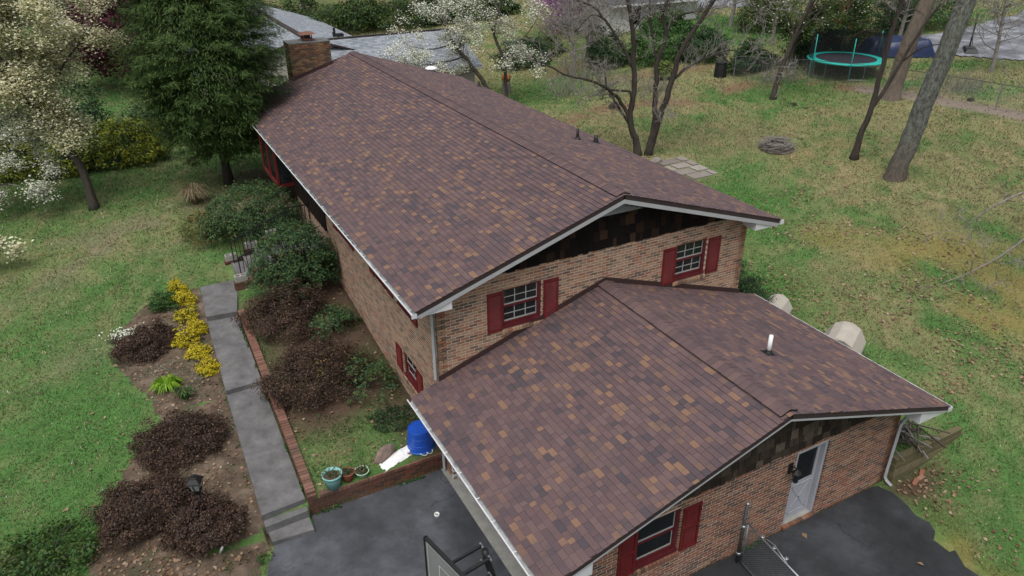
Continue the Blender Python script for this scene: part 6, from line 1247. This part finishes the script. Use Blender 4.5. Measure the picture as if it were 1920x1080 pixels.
# taller wing: ridge along y
BXR, BXW, BY0, BY1, BZE, BZR = 5.5, 6.4, 33.2, 56, 3.6, 5.65
groof((BXR+BXW, BY0, BZE), (BXR+BXW, BY1, BZE), (BXR, BY1, BZR), (BXR, BY0, BZR)); groof((BXR-BXW, BY1, BZE), (BXR-BXW, BY0, BZE), (BXR, BY0, BZR), (BXR, BY1, BZR)); nw(B().bar((BXR, BY0, BZR+.03), (BXR, BY1, BZR+.03), .35, .05).build('ridge_cap', MT['deck'], nh)); nw(B().box(BXR+BXW, BXR+BXW+.1, BY0, BY1, BZE-.14, BZE-.03).build('gutter', MT['white'], nh))
nw(B().box(BXR-BXW+.5, BXR+BXW-.5, BY0+.5, BY1-.5, .3, BZE+.05).build('wall', MT['mortar'], nh))
gw = nw(B().prism([(BXR-BXW+.5, BY0+.45, BZE), (BXR+BXW-.5, BY0+.45, BZE), (BXR, BY0+.45, BZR-.12)], (0, .1, 0)).build('gable', MT['mortar'], nh)); J = B(); z = 2.0; k = 0
while z < BZR-.2:
    hw = min(BXW-.5, (BZR-.15-z-.1)/((BZR-BZE)/BXW))
    for a, c in cutlist(BXR-hw, BXR+hw, BL/2*(k % 2), z, z+CH-JT, []): J.box(a, c, BY0+.4, BY0+.47, z, z+CH-JT)
    z += CH; k += 1
J.build('bricks', MT['brick_white'], gw, kind='stuff')
for x, y, h_ in ((9.4, 40.5, .55), (9.0, 39.2, .35), (9.9, 38.6, .3)): nw(B().tube([(x, y, BZR-(x-BXR)*.32-.05), (x, y, BZR-(x-BXR)*.32+h_)], .09, 8).build('vent_pipe', MT['black'], nh))
nw(B().box(9.2, 9.9, 39.9, 40.3, BZR-1.25, BZR-1.05).build('roof_vent', MT['black'], nh)); nw(B().lathe([(.3, 0), (.33, .1), (.2, .22), (0, .25)], (7.9, 31.9, AZE+.66), 16).build('attic_vent', MT['pvc'], nh, True))
# ---- white house at the top
wh = empty('white_house', (35, 39, h1(35, 39)), 0, 'white rendered house with dark roof and one window at the top', 'house')
def ww(o): o.matrix_parent_inverse = Matrix.Translation(-Vector(wh.location)); return o
MT['whitewall'] = simple('white_render', (.62, .62, .60), .7, .06, 1.5, .1, 30); MT['darkroof'] = simple('slate_roof', (.06, .065, .075), .7, .2, 4)
wo_ = ww(B().box(30.6, 39.6, 37.2, 44, 2.6, 5.5).build('wall', MT['whitewall'], wh)); ww(B().hexa([(30.2, 36.6, 5.42), (40, 36.6, 5.42), (40, 40.6, 7.4), (30.2, 40.6, 7.4), (30.2, 36.6, 5.54), (40, 36.6, 5.54), (40, 40.6, 7.52), (30.2, 40.6, 7.52)]).build('roof', MT['darkroof'], wh)); ww(B().hexa([(30.2, 44.6, 5.42), (40, 44.6, 5.42), (40, 40.6, 7.4), (30.2, 40.6, 7.4), (30.2, 44.6, 5.54), (40, 44.6, 5.54), (40, 40.6, 7.52), (30.2, 40.6, 7.52)]).build('roof', MT['darkroof'], wh)); ww(B().box(30.2, 40, 36.5, 36.6, 5.36, 5.5).build('gutter', MT['white'], wh))
for x in (36.0, 33.2):
    wf = ww(B().box(x-.45, x+.45, 37.12, 37.2, 3.9, 5.1).build('window', MT['black'], wh)); B().box(x-.36, x+.36, 37.1, 37.118, 4.0, 4.46).build('pane', MT['glass'], wf); B().box(x-.36, x+.36, 37.1, 37.118, 4.54, 5.0).build('pane', MT['glass'], wf)
# ------------------------------------------------------------------ fallen leaves and grass
def polar(n, r0, r1, a0=-52, a1=52, rg=rng):      # denser near the viewpoint, as eye-sized detail needs
    r_ = np.exp(rg.uniform(math.log(r0), math.log(r1), n)); a = YAW+np.radians(rg.uniform(a0, a1, n)); return CAM.x+r_*np.sin(a), CAM.y+r_*np.cos(a), r_
def lawn_ok(x, y):
    ok = ~((x > -.05) & (x < 9.55) & (y > -5.8) & (y < 20.2)); ok &= ~((x > -5.0) & (x < 8.85) & (y < -.02) & ~((x < -4.75) & (y > -1.2))); ok &= ~((x > -4.62) & (x < -3.26) & (y > -.7) & (y < 10.8)); ok &= ~((x > -3.3) & (x < 0) & (y > 9.9) & (y < 12.1))
    ok &= ~inpoly(x, y, [(9.15, -5.74), (9.3, -6.1), (9.2, -7.2), (8.95, -8.0), (8.7, -8.4), (8.5, -9.4), (8, -14), (1, -14), (1, -5.7)]); ok &= ~((x > -3.6) & (x < 0) & (y < .25)); ok &= ~((x > 12.8) & (x < 18.4) & (y > 10.2) & (y < 13.1) & (np.sin(x*9)*np.sin(y*11) < .75)); ok &= ~inpoly(x, y, [(43.2, 17.9), (46.1, 13.3), (60, 4), (85, 16), (61, 23.2), (43.5, 21)])
    return ok
def grass(n=560000):
    rg = np.random.default_rng(77); x, y, r_ = polar(n, 12.5, 85, rg=rg); ok = lawn_ok(x, y); x, y, r_ = x[ok], y[ok], r_[ok]; inb = inpoly(x, y, BED); c, bare, moss, back = gcol(x, y); keep = rg.random(len(x)) > np.maximum(bare*.9, inb*.93); x, y, r_, c, moss = [q[keep] for q in (x, y, r_, c, moss)]
    z = H(x, y); n = len(x); patch = fbm(x*1.3, y*1.3, 31, 3); h_ = (.028+.0014*r_)*rg.uniform(.5, 1.4, n)*(.55+.9*patch)*(1-.6*moss); w_ = (.006+.00045*r_)*rg.uniform(.7, 1.3, n)
    a = rg.uniform(0, 6.28, n); d = np.stack([np.cos(a), np.sin(a), np.zeros(n)], 1); lean = rg.uniform(.2, 1.3, n); b = rg.uniform(0, 6.28, n); base = np.stack([x, y, z-.004], 1); tip = base+np.stack([np.cos(b)*lean*h_, np.sin(b)*lean*h_, h_], 1); q = np.stack([base-d*w_[:, None], base+d*w_[:, None], tip], 1).reshape(-1, 3)
    dry = (rg.random(n) < .22)[:, None]; col = np.where(dry, np.array([.25, .21, .125]), c)*rg.uniform(.5, 1.65, n)[:, None]; fl = (rg.random(n) < .006) & (x < -5); col[fl] = (.5, .5, .52); col = np.concatenate([col, np.ones((n, 1))], 1); col = np.repeat(col, 3, 0)
    g = N('grass_blade'); at_ = g.n('Attribute', attribute_name='col').outputs['Color']; g.set('Base Color', at_).set('Roughness', .75).set('Specular IOR Level', .15); tr_ = g.n('BsdfTranslucent'); g.l(at_, tr_.inputs[0]); mx = g.n('MixShader'); mx.inputs[0].default_value = .2; g.l(g.p.outputs[0], mx.inputs[1]); g.l(tr_.outputs[0], mx.inputs[2]); g.l(mx.outputs[0], g.out.inputs[0])
    o = np_mesh('lawn_grass', q, 3, g.m, None, 'stuff', col); tag(o, 'short patchy lawn grass around the house', 'grass')
grass()
def litter(n=22000):
    rg = np.random.default_rng(55); x, y, r_ = polar(n*4, 13, 60, rg=rg); w = .035+.95*sstep(9, 12, x)*sstep(.5, .68, fbm(x*.45, y*.45, 61, 4))*(1-sstep(28, 45, x)*.7)+np.exp(-(polydist(x, y, LEAFLINE)/.7)**2)*.9+1.0*blob(x, y, 10.1, -6.3, .9, .45)+.35*((x > -3.4) & (x < 0) & (y > 0) & (y < 10))+.45*inpoly(x, y, BED)+.8*blob(x, y, -7.2, -.3, 1.0, 1.0)+.5*blob(x, y, -.4, 2, .5, 2)
    w = w*(.35+.65*sstep(6, 10, x)+.6*inpoly(x, y, BED)); ok = lawn_ok(x, y) & (rg.random(len(x)) < w*.6); x, y, r_ = x[ok], y[ok], r_[ok]; n = len(x); P = np.stack([x, y, H(x, y)+.035+.02*rg.random(n)], 1)
    o = leaves('leaf_litter', P, (.075+.0012*r_), MT['brownleaf'], None, normal=np.tile(UP, (n, 1)), jitter=.55, aspect=.75, kind='stuff', r=rg); tag(o, 'dry brown leaves scattered over lawn and beds', 'fallen leaves'); return n
litter()
def weeds():
    rg = np.random.default_rng(66); pts = []; segs = [((-3.54, .3), (-3.5, 8.5), .02, 260, 0), ((-3.4, -.06), (-.1, -.06), .03, 160, 0), ((.02, -.1), (.02, -.5), .03, 60, 0), ((-4.65, 1), (-4.45, 8.6), .05, 160, 0), ((4.6, -5.75), (6, -5.75), .03, 80, .02), ((-5.3, -.9), (-4.9, -.7), .25, 220, 0)]
    for (ax, ay), (bx, by), s_, n, z0 in segs:
        t = rg.random(n*3); x = ax+(bx-ax)*t+rg.normal(0, s_, n*3); y = ay+(by-ay)*t+rg.normal(0, s_, n*3); k = vnoise(x*2.5, y*2.5, 8)+vnoise(x*2.5, y*2.5, 9)*0 > .55; x, y = x[k], y[k]
        if ay > -.05: z = np.where(x > -3.9, np.interp(y, [0, 4.88, 4.9, 8.6], [.48, .78, .9, 1.15]), H(x, y))
        else: z = np.full(len(x), z0) if abs(ay+.9) > .01 else np.maximum(H(x, y), 0)
        pts.append(np.stack([x, y, z+rg.uniform(0, .06, len(x))], 1))
    x = rg.uniform(-3.2, -.05, 9000); y = rg.uniform(.3, 9, 9000); k = (vnoise(x*1.6, y*1.6, 18) > .58) & (rg.random(9000) < .55); pts.append(np.stack([x[k], y[k], H(x[k], y[k])+rg.uniform(0, .09, k.sum())], 1))
    x = rg.uniform(-7, -4.6, 7000); y = rg.uniform(4.2, 8.2, 7000); k = (vnoise(x*2, y*2, 28) > .55) & inpoly(x, y, BED) & (rg.random(7000) < .5); sg = np.stack([x[k], y[k], H(x[k], y[k])+.02+rg.uniform(0, .06, k.sum())], 1)
    sage = leafmat('sage_ground_leaf', [(0, (.08, .12, .06)), (.7, (.15, .19, .12)), (.9, (.22, .25, .2)), (1, (.5, .52, .5))]); o = leaves('bed_ground_cover', sg, .045, sage, None, kind='stuff', r=rg); tag(o, 'low grey-green ground cover in the front bed', 'ground cover')
    P = np.concatenate(pts); o = leaves('weeds', P, .06, MT['green'], None, kind='stuff', r=rg); tag(o, 'small green weeds growing in the paving joints', 'weeds')
weeds()
for i, (x, y, lb) in enumerate(((7.9, -7.9, 'single dry oak leaf on the dark pad below the door'), (6.2, -8.3, 'dry leaf on the pad near the gate'), (6.3, -6.1, 'dry leaf lying by the door step'))):
    o = leaves('fallen_leaf', np.array([[0, 0, 0.]]), .2, MT['brownleaf'], None, normal=np.array([[0, 0, 1.]]), jitter=.2, aspect=.7); o.location = (x, y, .05); tag(o, lb, 'leaf', 'single leaves on the pad')
